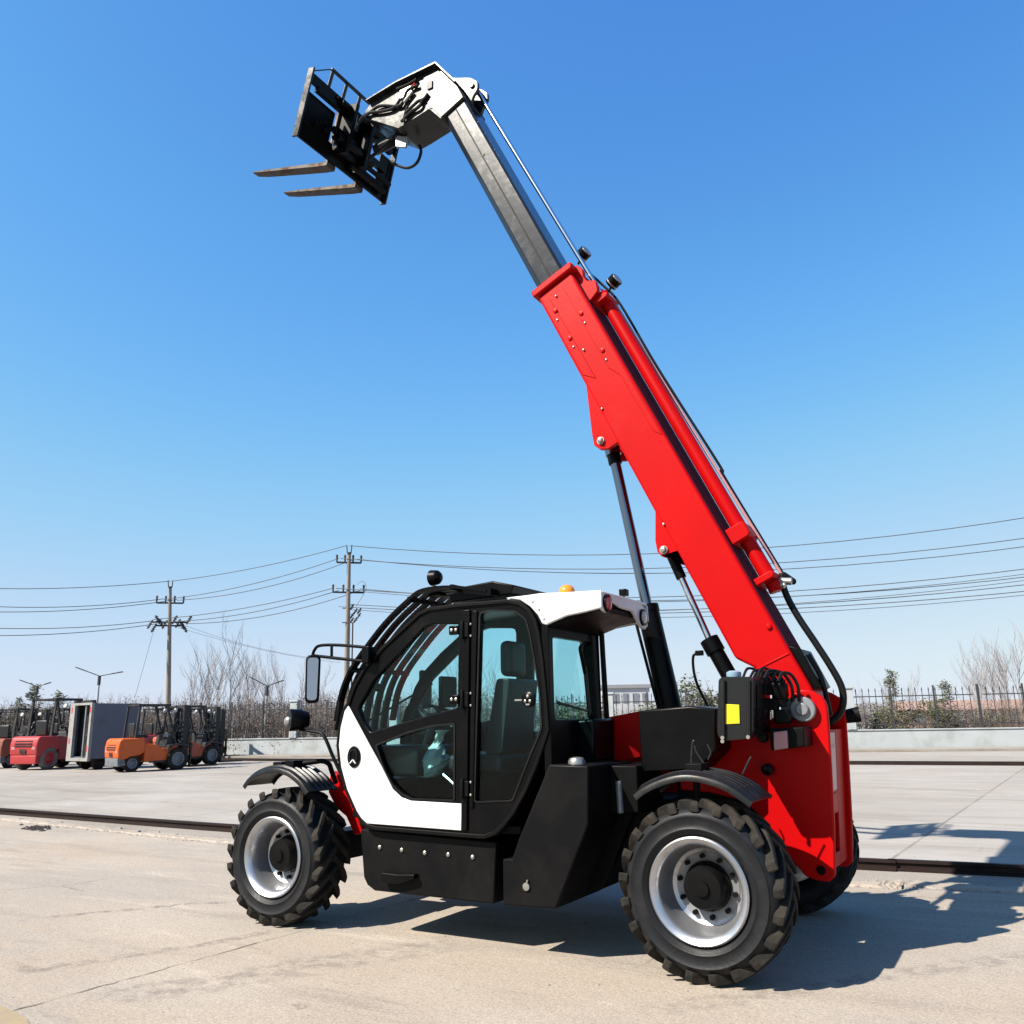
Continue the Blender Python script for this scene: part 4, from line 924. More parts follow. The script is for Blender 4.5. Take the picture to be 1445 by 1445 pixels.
# head
HP = [(7.02, .052), (7.225, .052), (7.64, -.03), (7.86, -.52), (7.985, -.92), (7.95, -1.03), (7.85, -1.05), (7.60, -.90), (7.36, -.76), (7.315, -.613), (7.25, -.35), (7.215, -.34), (7.02, -.29)]
bm = B(); sprism(bm, HP, YIL+.022, YIR-.022)
head = obj('boom_head', bm, HEADP, T, bev=.012)
bm = B(); sprism(bm, [(7.03, .04), (7.225, .03), (7.60, -.05), (7.68, -.22), (7.52, -.30), (7.42, -.38), (7.36, -.33), (7.245, -.33), (7.22, -.31), (7.03, -.27)], YIL+.030, YIL+.0215)
obj('head_plate', bm, HEADP, head, bev=.004)
bm = B(); sprism(bm, rounded([(7.02, .053), (7.55, -.01), (7.30, .20), (7.20, .235), (7.12, .20), (7.08, .12)], .02), YM+.10, YM+.06); sprism(bm, rounded([(7.02, .053), (7.55, -.01), (7.30, .20), (7.20, .235), (7.12, .20), (7.08, .12)], .02), YM-.10, YM-.14)
cyl(bm, S(7.20, .165, YM+.12), S(7.20, .165, YM-.16), .03, n=14); obj('rod_bracket', bm, HEADP, head, bev=.006)
bm = B()
Yh_ = YIL+.05
for path in ([(565, 140), (556, 152), (540, 157), (520, 160), (508, 170), (502, 185)], [(590, 120), (575, 128), (568, 145), (560, 150), (535, 150), (515, 165)], [(572, 160), (582, 150), (590, 143), (598, 140), (604, 132)], [(566, 172), (580, 158), (592, 150), (596, 140)], [(575, 150), (572, 160), (570, 172)], [(592, 205), (594, 215), (588, 230), (575, 237), (560, 233), (552, 228)], [(560, 126), (575, 120), (588, 112)]):
    tube(bm, [W(x, y, Yh_ if y < 200 else -1.35) for x, y in path], .017, 8)
obj('hydraulic_hose', bm, RUBB, head)
bm = B(); q = W(574, 132, Yh_-.03); box(bm, q.x-.08, q.x+.08, Yh_-.06, Yh_, q.z-.06, q.z+.06); q = W(570, 145, Yh_); cyl(bm, q, q+Vector((-.12, 0, .1)), .02, n=10); obj('valve_block', bm, ZINC, head, bev=.01)
bm = B(); q = W(586, 118, Yh_); cyl(bm, q, W(581, 124, Yh_), .016, n=10); obj('red_coupling', bm, RED, head)
bm = B(); q = W(607, 121, YIL+.03); box(bm, q.x-.04, q.x+.03, YIL+.03, YIL+.045, q.z-.05, q.z+.05); obj('grease_block', bm, BLK, head, bev=.008)
# tilt cylinder under the head
bm = B(); cyl(bm, W(585, 185, -1.28), W(530, 212, -1.28), .06, n=18); cyl(bm, W(560, 190, -1.2), W(520, 225, -1.2), .02, n=10); obj('tilt_cylinder', bm, BLK, head)
bm = B(); sprism(bm, [(7.32, -.74), (7.48, -.86), (7.34, -.92), (7.22, -.82)], -1.20, -1.23); obj('pin_plate', bm, SILV, head, bev=.006)
bm = B(); sprism(bm, [(7.226, .053), (7.645, -.029), (7.862, -.52), (7.987, -.92), (8.002, -.925), (7.880, -.52), (7.66, -.018), (7.226, .068)], YIL+.085, YIR-.085); obj('top_cover', bm, HEADP, head)

# ------------------------------------------------------------------ fork carriage
CY0, CY1 = -.53, -2.05
P0 = W(418, 190, CY0); P1 = W(440, 100, CY0)
cu = Vector((P1.x-P0.x, 0, P1.z-P0.z)); CH = cu.length; cu.normalize(); cf = Vector((cu.z, 0, -cu.x))     # cf points forward, along the forks
def C(f_, y, u): return Vector((P0.x, 0, P0.z))+cf*f_+cu*u+Vector((0, y, 0))
def cbox(bm, f0, f1, y0, y1, u0, u1):
    v = [bm.verts.new(C(f_, y, u)) for f_ in (f0, f1) for y in (y0, y1) for u in (u0, u1)]
    for q in ((0, 1, 3, 2), (4, 6, 7, 5), (0, 4, 5, 1), (2, 3, 7, 6), (0, 2, 6, 4), (1, 5, 7, 3)): bm.faces.new([v[i] for i in q])
bm = B()
cbox(bm, 0, .03, CY0, CY1, 0, .20); cbox(bm, 0, .03, CY0, CY1, CH-.12, CH)
cbox(bm, .002, .028, CY0-.01, -1.0, .20, CH-.22); cbox(bm, .002, .028, -1.32, -1.55, .16, CH-.13); cbox(bm, .002, .028, -1.85, CY1+.01, .20, CH-.22)
car = obj('fork_carriage', bm, BLK, T, bev=.006)
for y in (CY0+.012, CY1-.012):
    bm = B(); cbox(bm, -.05, .04, y-.012, y+.012, -.03, CH+.03); obj('side_rail', bm, HEADP, car, bev=.006)
bm = B(); cbox(bm, -.10, -.0, -1.05, -1.50, .12, .30); cbox(bm, -.20, -.0, -1.10, -1.15, .1, CH-.05); cbox(bm, -.20, -.0, -1.42, -1.47, .1, CH-.05); cbox(bm, -.08, -.01, -1.0, -1.9, .30, .38); cbox(bm, -.08, -.01, -.62, -1.95, CH-.2, CH-.13)
cyl(bm, C(-.12, -1.0, .25), C(-.12, -1.62, .25), .05, n=16); cyl(bm, C(-.1, -.95, CH-.12), C(-.1, -1.65, CH-.12), .045, n=16)
for k in range(8): y = -.72-.05*k; cyl(bm, C(-.03, y, .25+.04*(k % 3)), C(-.08, y, .25+.04*(k % 3)), .03, n=10)
obj('quick_hitch', bm, BLK, car, bev=.006)
bm = B(); cyl(bm, C(-.06, -1.35, .09), C(-.06, -1.98, .09), .035, n=14); cyl(bm, C(-.10, -1.45, .19), C(-.10, -2.0, .19), .03, n=14); cyl(bm, C(-.06, -.9, CH-.09), C(-.06, -1.3, CH-.09), .03, n=14); obj('lock_cylinder', bm, BLKM, car)
bm = B()
for y, u in ((-1.04, .14), (-1.42, .07), (-1.18, .52), (-1.0, CH-.08)): cyl(bm, C(-.03, y, u), C(-.07, y-.03, u+.02), .028, n=12)
cbox(bm, -.14, -.09, -1.17, -1.21, CH-.30, CH-.10); obj('pin', bm, ZINC, car, bev=.004)
bm = B()
ext = .20
for y in (-.82, -1.06, -1.30, -1.54, -1.78): bar(bm, C(.016, y, CH-.05), C(.0, y, CH+ext), .045, .014, Vector((cf.x, 0, cf.z)))
bar(bm, C(.0, -.79, CH+ext), C(.0, -1.81, CH+ext), .032, .032)
for y0_, y1_ in ((CY0, -.80), (CY1, -1.80)): bar(bm, C(.012, y0_, CH), C(.0, y1_, CH+ext), .014, .014, Vector((0, 1, 0)))
obj('load_backrest', bm, HEADP, car, bev=.004)
for Yf, tip in ((-1.14, (361, 245)), (-1.64, (404, 273))):
    tp = W(tip[0], tip[1]+1, Yf); hl_ = C(.045, Yf, -.03); fd = (tp-hl_)
    fd = Vector((fd.x, 0, fd.z)); L = fd.length; fd.normalize(); fu = Vector((-fd.z, 0, fd.x))
    bm = B(); prv = None
    for o, h0, h1, w in ((-.02, -.03, .03, .07), (.12, -.035, .022, .07), (.5, -.03, .02, .068), (L*.85, -.022, .012, .06), (L, -.010, .008, .05)):
        c = hl_+fd*o; r4 = [bm.verts.new(c+Vector((0, s1*w, 0))+fu*h) for s1, h in ((-1, h0), (1, h0), (1, h1), (-1, h1))]
        if prv:
            for j in range(4): bm.faces.new((prv[j], prv[(j+1) % 4], r4[(j+1) % 4], r4[j]))
        else: bm.faces.new(r4)
        prv = r4
    bm.faces.new(prv)
    cbox(bm, .031, .075, Yf-.065, Yf+.065, -.05, CH-.04)
    obj('fork', bm, FORKM, car, bev=.008)

# ------------------------------------------------------------------ perimeter wall with iron railing
FA = G(400, 1067); FB = G(1300, 1058); FA.z = FB.z = 0
fd_ = (FB-FA).normalized(); fn_ = Vector((-fd_.y, fd_.x, 0)); fn_ = fn_ if fn_.y > 0 else -fn_      # fn_: towards the yard
def fpos(px):                      # distance along the fence line of a pixel column, on the ground
    d = ray(px, 1060); d = Vector((d.x, d.y, 0)); c = Vector((CAM.x, CAM.y, 0)) - FA
    # c + d*k = fd_*t
    det = d.x*(-fd_.y)+fd_.x*d.y; k = (-c.x*(-fd_.y)-fd_.x*c.y)/det
    return (c+d*k).dot(fd_)
def F(t, o, z): return Vector((FA.x, FA.y, 0))+fd_*t+fn_*o+Vector((0, 0, z))
tA, tB = fpos(414), fpos(1205); npan = 5; step = (tB-tA)/npan
def fbox(bm, t0, t1, o0, o1, z0, z1):
    v = [bm.verts.new(F(t, o, z)) for t in (t0, t1) for o in (o0, o1) for z in (z0, z1)]
    for q in ((0, 1, 3, 2), (4, 6, 7, 5), (0, 4, 5, 1), (2, 3, 7, 6), (0, 2, 6, 4), (1, 5, 7, 3)): bm.faces.new([v[i] for i in q])
WH = 0.92; FT = 2.78
bm = B(); n0, n1 = -5, npan+7
fbox(bm, tA+step*n0, tA+step*n1, -.12, .12, 0, WH-.06); fbox(bm, tA+step*n0-.02, tA+step*n1+.02, -.16, .16, WH-.058, WH)
tagp(obj('perimeter_wall', bm, STUCCO, bev=.01), 'long low pale stucco wall along the far side of the yard, below the iron railings', 'wall')
bm = B(); fbox(bm, tA+step*n0, tA+step*n1, .2, 2.1, 0, .10)
tagp(obj('kerbed_verge', bm, STRIPM, bev=.01), kind='structure')
pillar0 = panel0 = None
for k in range(n0, n1+1):
    t = tA+step*k
    where = {0: 'pale pillar in the railing seen beside the head lamp', npan: 'tall pale pillar in the railing just right of the red tail'}.get(k, 'pale square pillar between railing panels on the low wall')
    bm = B()
    if (k in (npan+1, npan+2) or k < 0): fbox(bm, t-.2, t+.2, -.03, .03, WH+.18, WH+.22); fbox(bm, t-.05, t+.05, -.05, .05, WH+.002, FT+.06)
    else: fbox(bm, t-.2, t+.2, -.2, .2, WH+.002, FT-.02); fbox(bm, t-.25, t+.25, -.25, .25, FT-.018, FT+.08)
    if (k in (npan+1, npan+2) or k < 0): tagp(obj('fence_post', bm, IRON), ('dark iron post between two railing panels at the right' if k > 0 else 'dark iron post of the railing behind the parked forklifts'), 'post', 'iron posts of the railing')
    else: tagp(obj('fence_pillar', bm, STUCCO, bev=.012), where, 'pillar', 'pillars of the perimeter wall')
    if k == n1: break
    e = empty('iron_railing', F(t+step/2, 0, WH)); e['offset'] = 1
    right = k >= npan
    lab = 'iron railing panel with spear heads, first one right of the machine tail' if k == npan else 'dark iron railing panel with spear heads on the low wall'
    tagp(e, lab, 'railing', 'iron railing panels on the wall')
    bm = B()
    for z in (WH+.18, FT-.42): fbox(bm, t+.203, t+step-.203, -.02, .02, z, z+.045)
    obj('rail', bm, IRON, e)
    bm = B(); m_ = int((step-.4)/.285)
    for i in range(m_):
        tt = t+.2+(step-.4)*(i+.5)/m_
        c = F(tt, 0, WH+.002); cyl(bm, c, F(tt, 0, FT-.16), .017, n=5); cyl(bm, F(tt, 0, FT-.16), F(tt, 0, FT), .034, .004, n=5)
    obj('pickets', bm, IRON, e)
    for i in (1, 2):
        bm = B(); tt = t+step*i/3; fbox(bm, tt-.035, tt+.035, -.035, .035, WH+.002, FT+.05); obj('post', bm, IRON, e)

# ------------------------------------------------------------------ plants
def twig(bm, a, b, r0, r1, n=3):
    d = (b-a)
    if d.length < 1e-4: return
    s_, t_ = frame_of(d)
    v0 = [bm.verts.new(a+(s_*math.cos(2.094*i)+t_*math.sin(2.094*i))*r0) for i in range(3)]; v1 = [bm.verts.new(b+(s_*math.cos(2.094*i)+t_*math.sin(2.094*i))*r1) for i in range(3)]
    for i in range(3): bm.faces.new((v0[i], v0[(i+1) % 3], v1[(i+1) % 3], v1[i]))
def leaf(bm, c, r):
    a = Vector((random.gauss(0, 1), random.gauss(0, 1), random.gauss(0, 1))).normalized(); s_, t_ = frame_of(a)
    bm.faces.new([bm.verts.new(c+s_*r), bm.verts.new(c+t_*r*.5), bm.verts.new(c-s_*r), bm.verts.new(c-t_*r*.5)])
def grow(bm, p, d, L, r, lev, up):
    n = 3; q = p
    for i in range(n):
        d = (d+Vector((random.gauss(0, .09), random.gauss(0, .09), up*.10))).normalized()
        e = q+d*L/n; twig(bm, q, e, r*(1-.25*i/n*1.6), r*(1-.25*(i+1)/n*1.6)); q = e
        if lev > 0:
            for _ in range(1 if lev > 1 else 2):
                a = random.uniform(0, 6.28); w = Vector((math.cos(a), math.sin(a), 0))
                nd = (d*random.uniform(.75, 1.1)+w*random.uniform(.35, .65)).normalized()
                grow(bm, q, nd, L*random.uniform(.45, .68), r*.50, lev-1, up)
def bare_tree_meshes(seed, h):
    random.seed(seed); bt = B(); bc = B()
    top = Vector((random.gauss(0, .05), random.gauss(0, .05), h*.30)); twig(bt, Vector((0, 0, 0)), top, .085, .065)
    p = top; d = Vector((0, 0, 1))
    for i in range(4):
        d = (d+Vector((random.gauss(0, .06), random.gauss(0, .06), .1))).normalized(); e = p+d*h*.13
        twig(bc, p, e, .045*(1-.2*i), .045*(1-.2*(i+1)))
        for _ in range(3):
            a = random.uniform(0, 6.28); w = Vector((math.cos(a), math.sin(a), 0))
            grow(bc, p.lerp(e, random.random()), (d+w*random.uniform(.35, .6)).normalized(), h*random.uniform(.20, .34), .022, 2, 1.4)
        p = e
    return bt, bc
def make_bare(seed, h, label, group):
    bt, bc = bare_tree_meshes(seed, h); e = empty('bare_tree', (0, 0, 0)); tagp(e, label, 'tree', group)
    obj('trunk', bt, BARK, e, smooth=False); obj('crown', bc, BARK, e, smooth=False); return e
def at_fence(px, off): t = fpos(px); 
def behind(px, dist):              # ground point on the pixel column at a depth beyond the fence line
    d = ray(px, 1040); d = Vector((d.x, d.y, 0)).normalized(); t = F(fpos(px), 0, 0); return t+d*dist
trees = [make_bare(11, 6.4, 'leafless poplar with upright twigs, in the thicket behind the left railing', 'bare trees behind the fence'), make_bare(12, 6.0, 'x', 'bare trees behind the fence'), make_bare(15, 6.8, 'x', 'bare trees behind the fence'), make_bare(19, 5.6, 'x', 'bare trees behind the fence')]
random.seed(3); first = set()
spots = [(292, 13, 1.1, 0), (345, 12, 1.15, 0), (384, 8, .9, 0), (266, 5, 1.0, 0), (283, 9, 1.05, 1), (300, 6, 1.15, 0), (321, 11, 1.25, 0), (336, 7, .95, 0), (352, 9, 1.0, 0), (372, 6, .9, 0), (396, 10, .95, 0), (420, 8, .95, 0), (452, 9, .85, 0), (640, 9, .95, 2), (668, 8, 1.05, 2), (700, 10, .95, 2),
         (1228, 6, .62, 3), (1258, 9, .78, 3), (1292, 7, .72, 3), (1330, 10, .7, 3), (1394, 11, 1.0, 4), (1426, 10, 1.1, 4), (1386, 5, .98, 4), (1402, 9, 1.12, 4), (1418, 6, 1.05, 4), (1434, 8, 1.15, 4), (1448, 4, 1.1, 4), (1475, 7, 1.1, 4)]
LB = ['leafless poplar with upright twigs, in the thicket behind the left railing', 'leafless poplar just right of the thin concrete pole, behind the railing', 'leafless tree seen through the cab door window', 'small leafless tree behind the railing, right of the machine tail', 'tall leafless tree of the group at the right edge of the photo']
for i, (px, dist, s, lb) in enumerate(spots):
    b = trees[i % 4]
    o = b if (i % 4) not in first else copy_tree(b)
    first.add(i % 4)
    o.location = behind(px, dist); o.rotation_euler = (random.gauss(0, .03), random.gauss(0, .03), random.uniform(0, 6.28)); s *= .80 if lb < 3 else .64; o.scale = (s*.95, s*.95, s); o['label'] = LB[lb]
def make_shrub(seed, h, w, nt, nl, lm, label, group, name='dry_shrub', lr=(.02, .05)):
    random.seed(seed); bs = B(); bl = B()
    for i in range(nt):
        a = random.uniform(0, 6.28); rr = w*.35*math.sqrt(random.random()); p = Vector((rr*math.cos(a), rr*math.sin(a), 0))
        d = Vector((math.cos(a)*random.uniform(.0, .5), math.sin(a)*random.uniform(.0, .5), 1)).normalized(); L = h*random.uniform(.55, 1.05); r = random.uniform(.008, .018)
        for k in range(4):
            e = p+d*L/4; twig(bs, p, e, r*(1-k*.2), r*(.8-k*.2)); d = (d+Vector((random.gauss(0, .16), random.gauss(0, .16), .03))).normalized(); p = e
            if k > 0:
                for _ in range(2):
                    q = p+(d+Vector((random.gauss(0, .6), random.gauss(0, .6), .1))).normalized()*random.uniform(.15, .5)*h*.35; twig(bs, p, q, r*.5, r*.2)
    cl = [Vector((random.gauss(0, w*.26), random.gauss(0, w*.26), h*random.uniform(.12, .92))) for _ in range(26)]
    for i in range(nl):
        c = random.choice(cl)+Vector((random.gauss(0, w*.11), random.gauss(0, w*.11), random.gauss(0, h*.07)))
        if c.z > .05: leaf(bl, c, random.uniform(*lr))
    e = empty(name, (0, 0, 0)); tagp(e, label, 'shrub', group); obj('stems', bs, TWIG, e, smooth=False); obj('foliage', bl, lm, e, smooth=False); return e
DG = 'dry shrubs behind the railing'
sh = [make_shrub(31, 2.85, 2.2, 95, 2600, DRYLEAF, 'brown dry shrub of the hedge behind the left railing', DG), make_shrub(32, 2.7, 2.4, 95, 2400, TWIG, 'x', DG), make_shrub(33, 3.0, 2.0, 100, 2200, BARK, 'x', DG)]
random.seed(5); k = 0; used = set()
def put(b, key, p, s, label):
    o = b if key not in used else copy_tree(b)
    used.add(key); o.location = p; o.rotation_euler = (0, 0, random.uniform(0, 6.28)); o.scale = (s*random.uniform(.9, 1.15), s*random.uniform(.9, 1.15), s); o['label'] = label; return o
t = tA+step*n0
while t < fpos(760):
    px_lab = 'brown dry shrub of the hedge behind the left railing'
    put(sh[k % 3], k % 3, F(t, -random.uniform(.9, 1.8), 0), random.uniform(.92, 1.14), px_lab); k += 1; t += 1.25
t = fpos(860)
while t < fpos(1560):
    lab = 'low dry shrub behind the railing, right of the machine tail' if t > fpos(1190) else 'low dry shrub behind the railing, seen past the lift cylinder'
    put(sh[k % 3], k % 3, F(t, -random.uniform(.8, 2.2), 0), random.uniform(.55, .82), lab); k += 1; t += 1.5
gs = [make_shrub(41, 2.6, 2.0, 40, 2600, GRNLEAF, 'x', 'green shrubs behind the railing', 'green_shrub', (.04, .085)), make_shrub(42, 2.4, 2.2, 40, 2400, GRNLEAF, 'x', 'green shrubs behind the railing', 'green_shrub', (.05, .10))]
for i, (px, dist, s, lab) in enumerate([(985, 1.5, 1.25, 'dull green shrub beside the compensation cylinder, behind the railing'), (935, 2.0, .95, 'dull green shrub just left of the black lift cylinder, behind the railing'), (1005, 3, 1.0, 'dull green shrub behind the black tank with the yellow label'), (830, 3, 1.0, 'dull green shrub seen through the cab rear window'), (800, 4, .95, 'dull green shrub seen through the cab rear window, left one'), (1262, 1.6, .78, 'olive green bush behind the railing under the taller conifer at the right'), (1325, 1.8, .82, 'olive green bush behind the railing, left of the conifer nearest the right edge'), (1400, 2.2, .66, 'low olive green bush behind the railing, furthest right'), (20, 2.5, 1.05, 'dull green shrub behind the red forklifts, at the left edge')]):
    put(gs[i % 2], 'g%d' % (i % 2), behind(px, dist), s*1.06, lab)
def make_conifer(seed, h, w):
    random.seed(seed); bt = B(); bl = B(); twig(bt, Vector((0, 0, 0)), Vector((0, 0, h*.97)), .06, .01)
    for i in range(95):
        z = h*random.uniform(.10, .97); rr = w*.5*(1-z/h)**.8+.08; a = random.uniform(0, 6.28); d = Vector((math.cos(a), math.sin(a), random.uniform(-.1, .45))); e = Vector((0, 0, z))+d*rr*random.uniform(.6, 1.15)
        twig(bt, Vector((0, 0, z)), e, .012, .004)
        for k in range(16):
            c = Vector((0, 0, z)).lerp(e, random.uniform(.25, 1.05))+Vector((random.gauss(0, .07), random.gauss(0, .07), random.gauss(0, .06))); leaf(bl, c, random.uniform(.025, .07))
    e = empty('conifer', (0, 0, 0)); tagp(e, 'x', 'tree', 'young conifers behind the railing'); obj('trunk', bt, BARK, e, smooth=False); obj('crown', bl, CONIF, e, smooth=False); return e
cf_ = [make_conifer(51, 3.7, 2.1), make_conifer(52, 3.3, 2.3)]
for i, (px, dist, s, lab) in enumerate([(1270, 1.3, 1.0, 'narrow young conifer behind the railing, taller of the two right of the machine'), (1343, 1.6, .95, 'young conifer behind the railing, nearer the right edge of the photo'), (40, 6, 1.2, 'dark small conifer above the red forklifts, left of the nearer lamp post'), (76, 6, 1.2, 'dark small conifer between the two lamp posts on the left'), (20, 8, 1.0, 'dark small conifer at the far left above the forklifts')]):
    put(cf_[i % 2], 'c%d' % (i % 2), behind(px, dist), s, lab)
# far wood: a continuous distant band
random.seed(77); bm = B()
def wood_h(px): return (3.6+.45*math.sin(px*.021)+.3*math.sin(px*.057+1)+.25*math.sin(px*.13))*(1.0 if px < 820 else .66)
for i in range(52000):
    px = random.uniform(-450, 1850); dist = random.uniform(95, 150); d = ray(px, 1000); d = Vector((d.x, d.y, 0)); p = CAM+d*dist/d.dot(FW); hm = wood_h(px)
    z = hm*(1-random.random()**1.6)*random.uniform(.9, 1.1)
    leaf(bm, Vector((p.x, p.y, max(.2, z))), random.uniform(.09, .22))
for i in range(5000):
    px = random.uniform(-450, 1850); dist = random.uniform(92, 145); d = ray(px, 1000); d = Vector((d.x, d.y, 0)); p = CAM+d*dist/d.dot(FW); p.z = 0; hm = wood_h(px)
    twig(bm, p+Vector((0, 0, .8)), p+Vector((random.gauss(0, .6), random.gauss(0, .6), hm*random.uniform(.75, 1.25))), .045, .012)
tagp(obj('distant_wood', bm, FARW, smooth=False), kind='stuff')

# ------------------------------------------------------------------ far buildings
def building(name, pxa, pxb, dist, h, deep, wallm, label, rows, cols, roof=None):
    a = D(pxa, 1000, dist); b = D(pxb, 1000, dist); a.z = b.z = 0; u = (b-a); L = u.length; u.normalize(); v = Vector((u.y, -u.x, 0))
    if v.dot(FW) < 0: v = -v
    e = empty(name, (a+b)/2); tagp(e, label, 'building'); e['offset'] = 1
    def q(bm, x0, x1, y0, y1, z0, z1):
        vs = [bm.verts.new(a+u*x+v*y+Vector((0, 0, z))) for x in (x0, x1) for y in (y0, y1) for z in (z0, z1)]
        for f_ in ((0, 1, 3, 2), (4, 6, 7, 5), (0, 4, 5, 1), (2, 3, 7, 6), (0, 2, 6, 4), (1, 5, 7, 3)): bm.faces.new([vs[i] for i in f_])
    bm = B(); q(bm, 0, L, 0, deep, 0, h); obj('wall', bm, wallm, e, smooth=False)
    if roof == 'flat': bm = B(); q(bm, -.2, L+.2, -.2, deep+.2, h+.002, h+.35); obj('roof', bm, ROOFM, e, smooth=False)
    else:
        bm = B(); vs = [bm.verts.new(a+u*x+v*y+Vector((0, 0, z))) for x in (-.3, L+.3) for y, z in ((-.4, h+.003), (deep/2, h+1.0), (deep+.4, h+.003))]
        for f_ in ((0, 1, 4, 3), (1, 2, 5, 4), (0, 3, 5, 2), (0, 2, 1), (3, 4, 5)): bm.faces.new([vs[i] for i in f_])
        obj('roof', bm, roof, e, smooth=False)
    for r in range(rows):
        for c in range(cols):
            bm = B(); x = L*(c+.5)/cols; z = h*(r+.35)/rows; w = min(.8, L/cols*.3); q(bm, x-w, x+w, -.03, -.004, z, z+h/rows*.42); obj('window', bm, DARKWIN, e, smooth=False)
building('far_building', 850, 918, 88, 4.6, 8, PALEW, 'pale flat-roofed building beyond the railing, left of the lift cylinder', 2, 5, 'flat')
building('brick_shed', 1285, 1600, 92, 1.9, 6, BRICK, 'long low red brick shed beyond the railing at the right', 1, 12, BRICK)
building('long_shed', 540, 700, 86, 2.8, 8, PALEW, 'low pale shed far behind the cab', 1, 6, ROOFM)

# ------------------------------------------------------------------ utility poles, wires, lamps
def utility_pole(base_px, top_px, arms, label, r0, r1):
    b = G(*base_px); b.z = 0; dist = depth(b); tpt = D(top_px[0], top_px[1], dist)
    e = empty('utility_pole', b); tagp(e, label, 'utility pole', 'concrete utility poles'); e['offset'] = 1
    ax = (tpt-b); ax_n = ax.normalized()
    bm = B(); cyl(bm, b, b+ax*.955, r0, r1, 14); obj('pole', bm, CONC, e)
    bm = B(); cyl(bm, b+ax*.955, b+ax*.965, r1*1.25, n=12)
    for s in (-1, 1): cyl(bm, b+ax*.96+RT*s*.12, tpt+RT*s*.16, .035, n=6)
    obj('top_bracket', bm, INSUL, e)
    for (y, w, n, kind) in arms:
        f_ = (base_px[1]-y)/(base_px[1]-top_px[1]); c = b+ax*f_
        hd = (RT*1.0+FW*.25); hd.z = 0; hd.normalize()
        bm = B(); bar(bm, c-hd*w, c+hd*w, .10, .10); obj('cross_arm', bm, F_DK, e)
        for i in range(n):
            o = -w+2*w*i/(n-1)
            if abs(o) < .15: continue
            bm = B(); p = c+hd*o
            if kind == 'pin': cyl(bm, p, p+Vector((0, 0, .42)), .05, .07, n=8); cyl(bm, p+Vector((0, 0, .42)), p+Vector((0, 0, .5)), .09, .03, n=8)
            else:
                q = p+Vector((0, 0, .0)); dd_ = (hd*(1 if o > 0 else -1)*.5+Vector((0, 0, 1 if i % 2 else -1))).normalized(); cyl(bm, q-dd_*.15, q+dd_*.5, .055, n=8)
                for kk in range(3): cyl(bm, q+dd_*(.1+.13*kk), q+dd_*(.14+.13*kk), .13, n=10)
            obj('insulator', bm, INSUL, e)
    return e, b, ax, dist
p1, b1, ax1, d1 = utility_pole((236, 1060), (240.5, 819), [(851, .85, 4, 'pin'), (878, 1.15, 6, 'x'), (883, .9, 5, 'x')], 'concrete utility pole with two cross arms behind the orange forklift', .21, .10)
p2, b2_, ax2, d2 = utility_pole((487, 1058), (493, 769), [(794, .75, 4, 'pin'), (836, .95, 4, 'pin')], 'taller concrete utility pole rising behind the wing mirror bracket', .22, .11)
bm = B(); c = b2_+ax2*.66
for i in range(7): q = c+RT*(.25+.22*(i % 3))+Vector((0, 0, -.35+.28*(i//2)))+FW*.1*(i % 2); dd_ = (RT*.5+Vector((0, 0, .8))).normalized(); cyl(bm, q-dd_*.2, q+dd_*.2, .055, n=8); cyl(bm, q, q+dd_*.05, .11, n=8)
for z in (0, .9): bar(bm, c+Vector((0, 0, -.5+z))-RT*.35, c+Vector((0, 0, -.5+z))+RT*.3, .06, .06)
obj('switch_gear', bm, INSUL, p2)
bm = B(); tube(bm, [c+RT*.5+Vector((0, 0, .5)), c+RT*1.1+Vector((0, 0, 1.6)), c+RT*.9+Vector((0, 0, 2.1)), c+RT*.5+Vector((0, 0, 1.9))], .012, 5); tube(bm, [c+RT*.32+Vector((0, 0, -.5)), b2_+RT*.32], .045, 6, smooth=False); obj('down_conduit', bm, INSUL, p2)
def wire(a, b, sag, label, group, tmax=1.0, r=.024, n=26):
    bm = B(); path = []
    for i in range(n+1):
        t = tmax*i/n; p = a.lerp(b, t) if t <= 1 else a+(b-a)*t; path.append(p-Vector((0, 0, 4*sag*t*(1-t))))
    tube(bm, path, r, 5, smooth=False); tagp(obj('overhead_wire', bm, WIRE), label, 'wire', group)
WL = 'overhead wires between the two poles'; WR = 'overhead wires running right from the taller pole'; WF = 'overhead wires running left from the thinner pole'
for (x, y, u, v, sag, lab) in ((488, 770, 242, 820, .25, 'topmost wire between the two utility poles'), (478, 788, 231, 846, .35, 'second wire from the top between the two poles'), (500, 789, 250, 847, .5, 'third wire from the top between the two poles'), (470, 830, 216, 874, .3, 'upper wire of the lower three between the two poles'), (478, 833, 222, 878, .45, 'middle wire of the lower three between the two poles'), (508, 833, 262, 880, .5, 'lowest wire between the two poles')):
    wire(D(x, y, d2), D(u, v, d1), sag, lab, WL)
for (x, y, u, v, sag, lab) in ((240, 820, -60, 829, .25, 'topmost wire leaving the thinner pole to the left'), (231, 845, -60, 853, .35, 'second wire leaving the thinner pole to the left'), (250, 846, -60, 862, .35, 'third wire leaving the thinner pole to the left'), (216, 876, -60, 884, .3, 'fourth wire leaving the thinner pole to the left'), (222, 880, -60, 896, .3, 'lowest wire leaving the thinner pole to the left')):
    wire(D(x, y, d1), D(u, v, d1*.92), sag, lab, WF, 1.8)
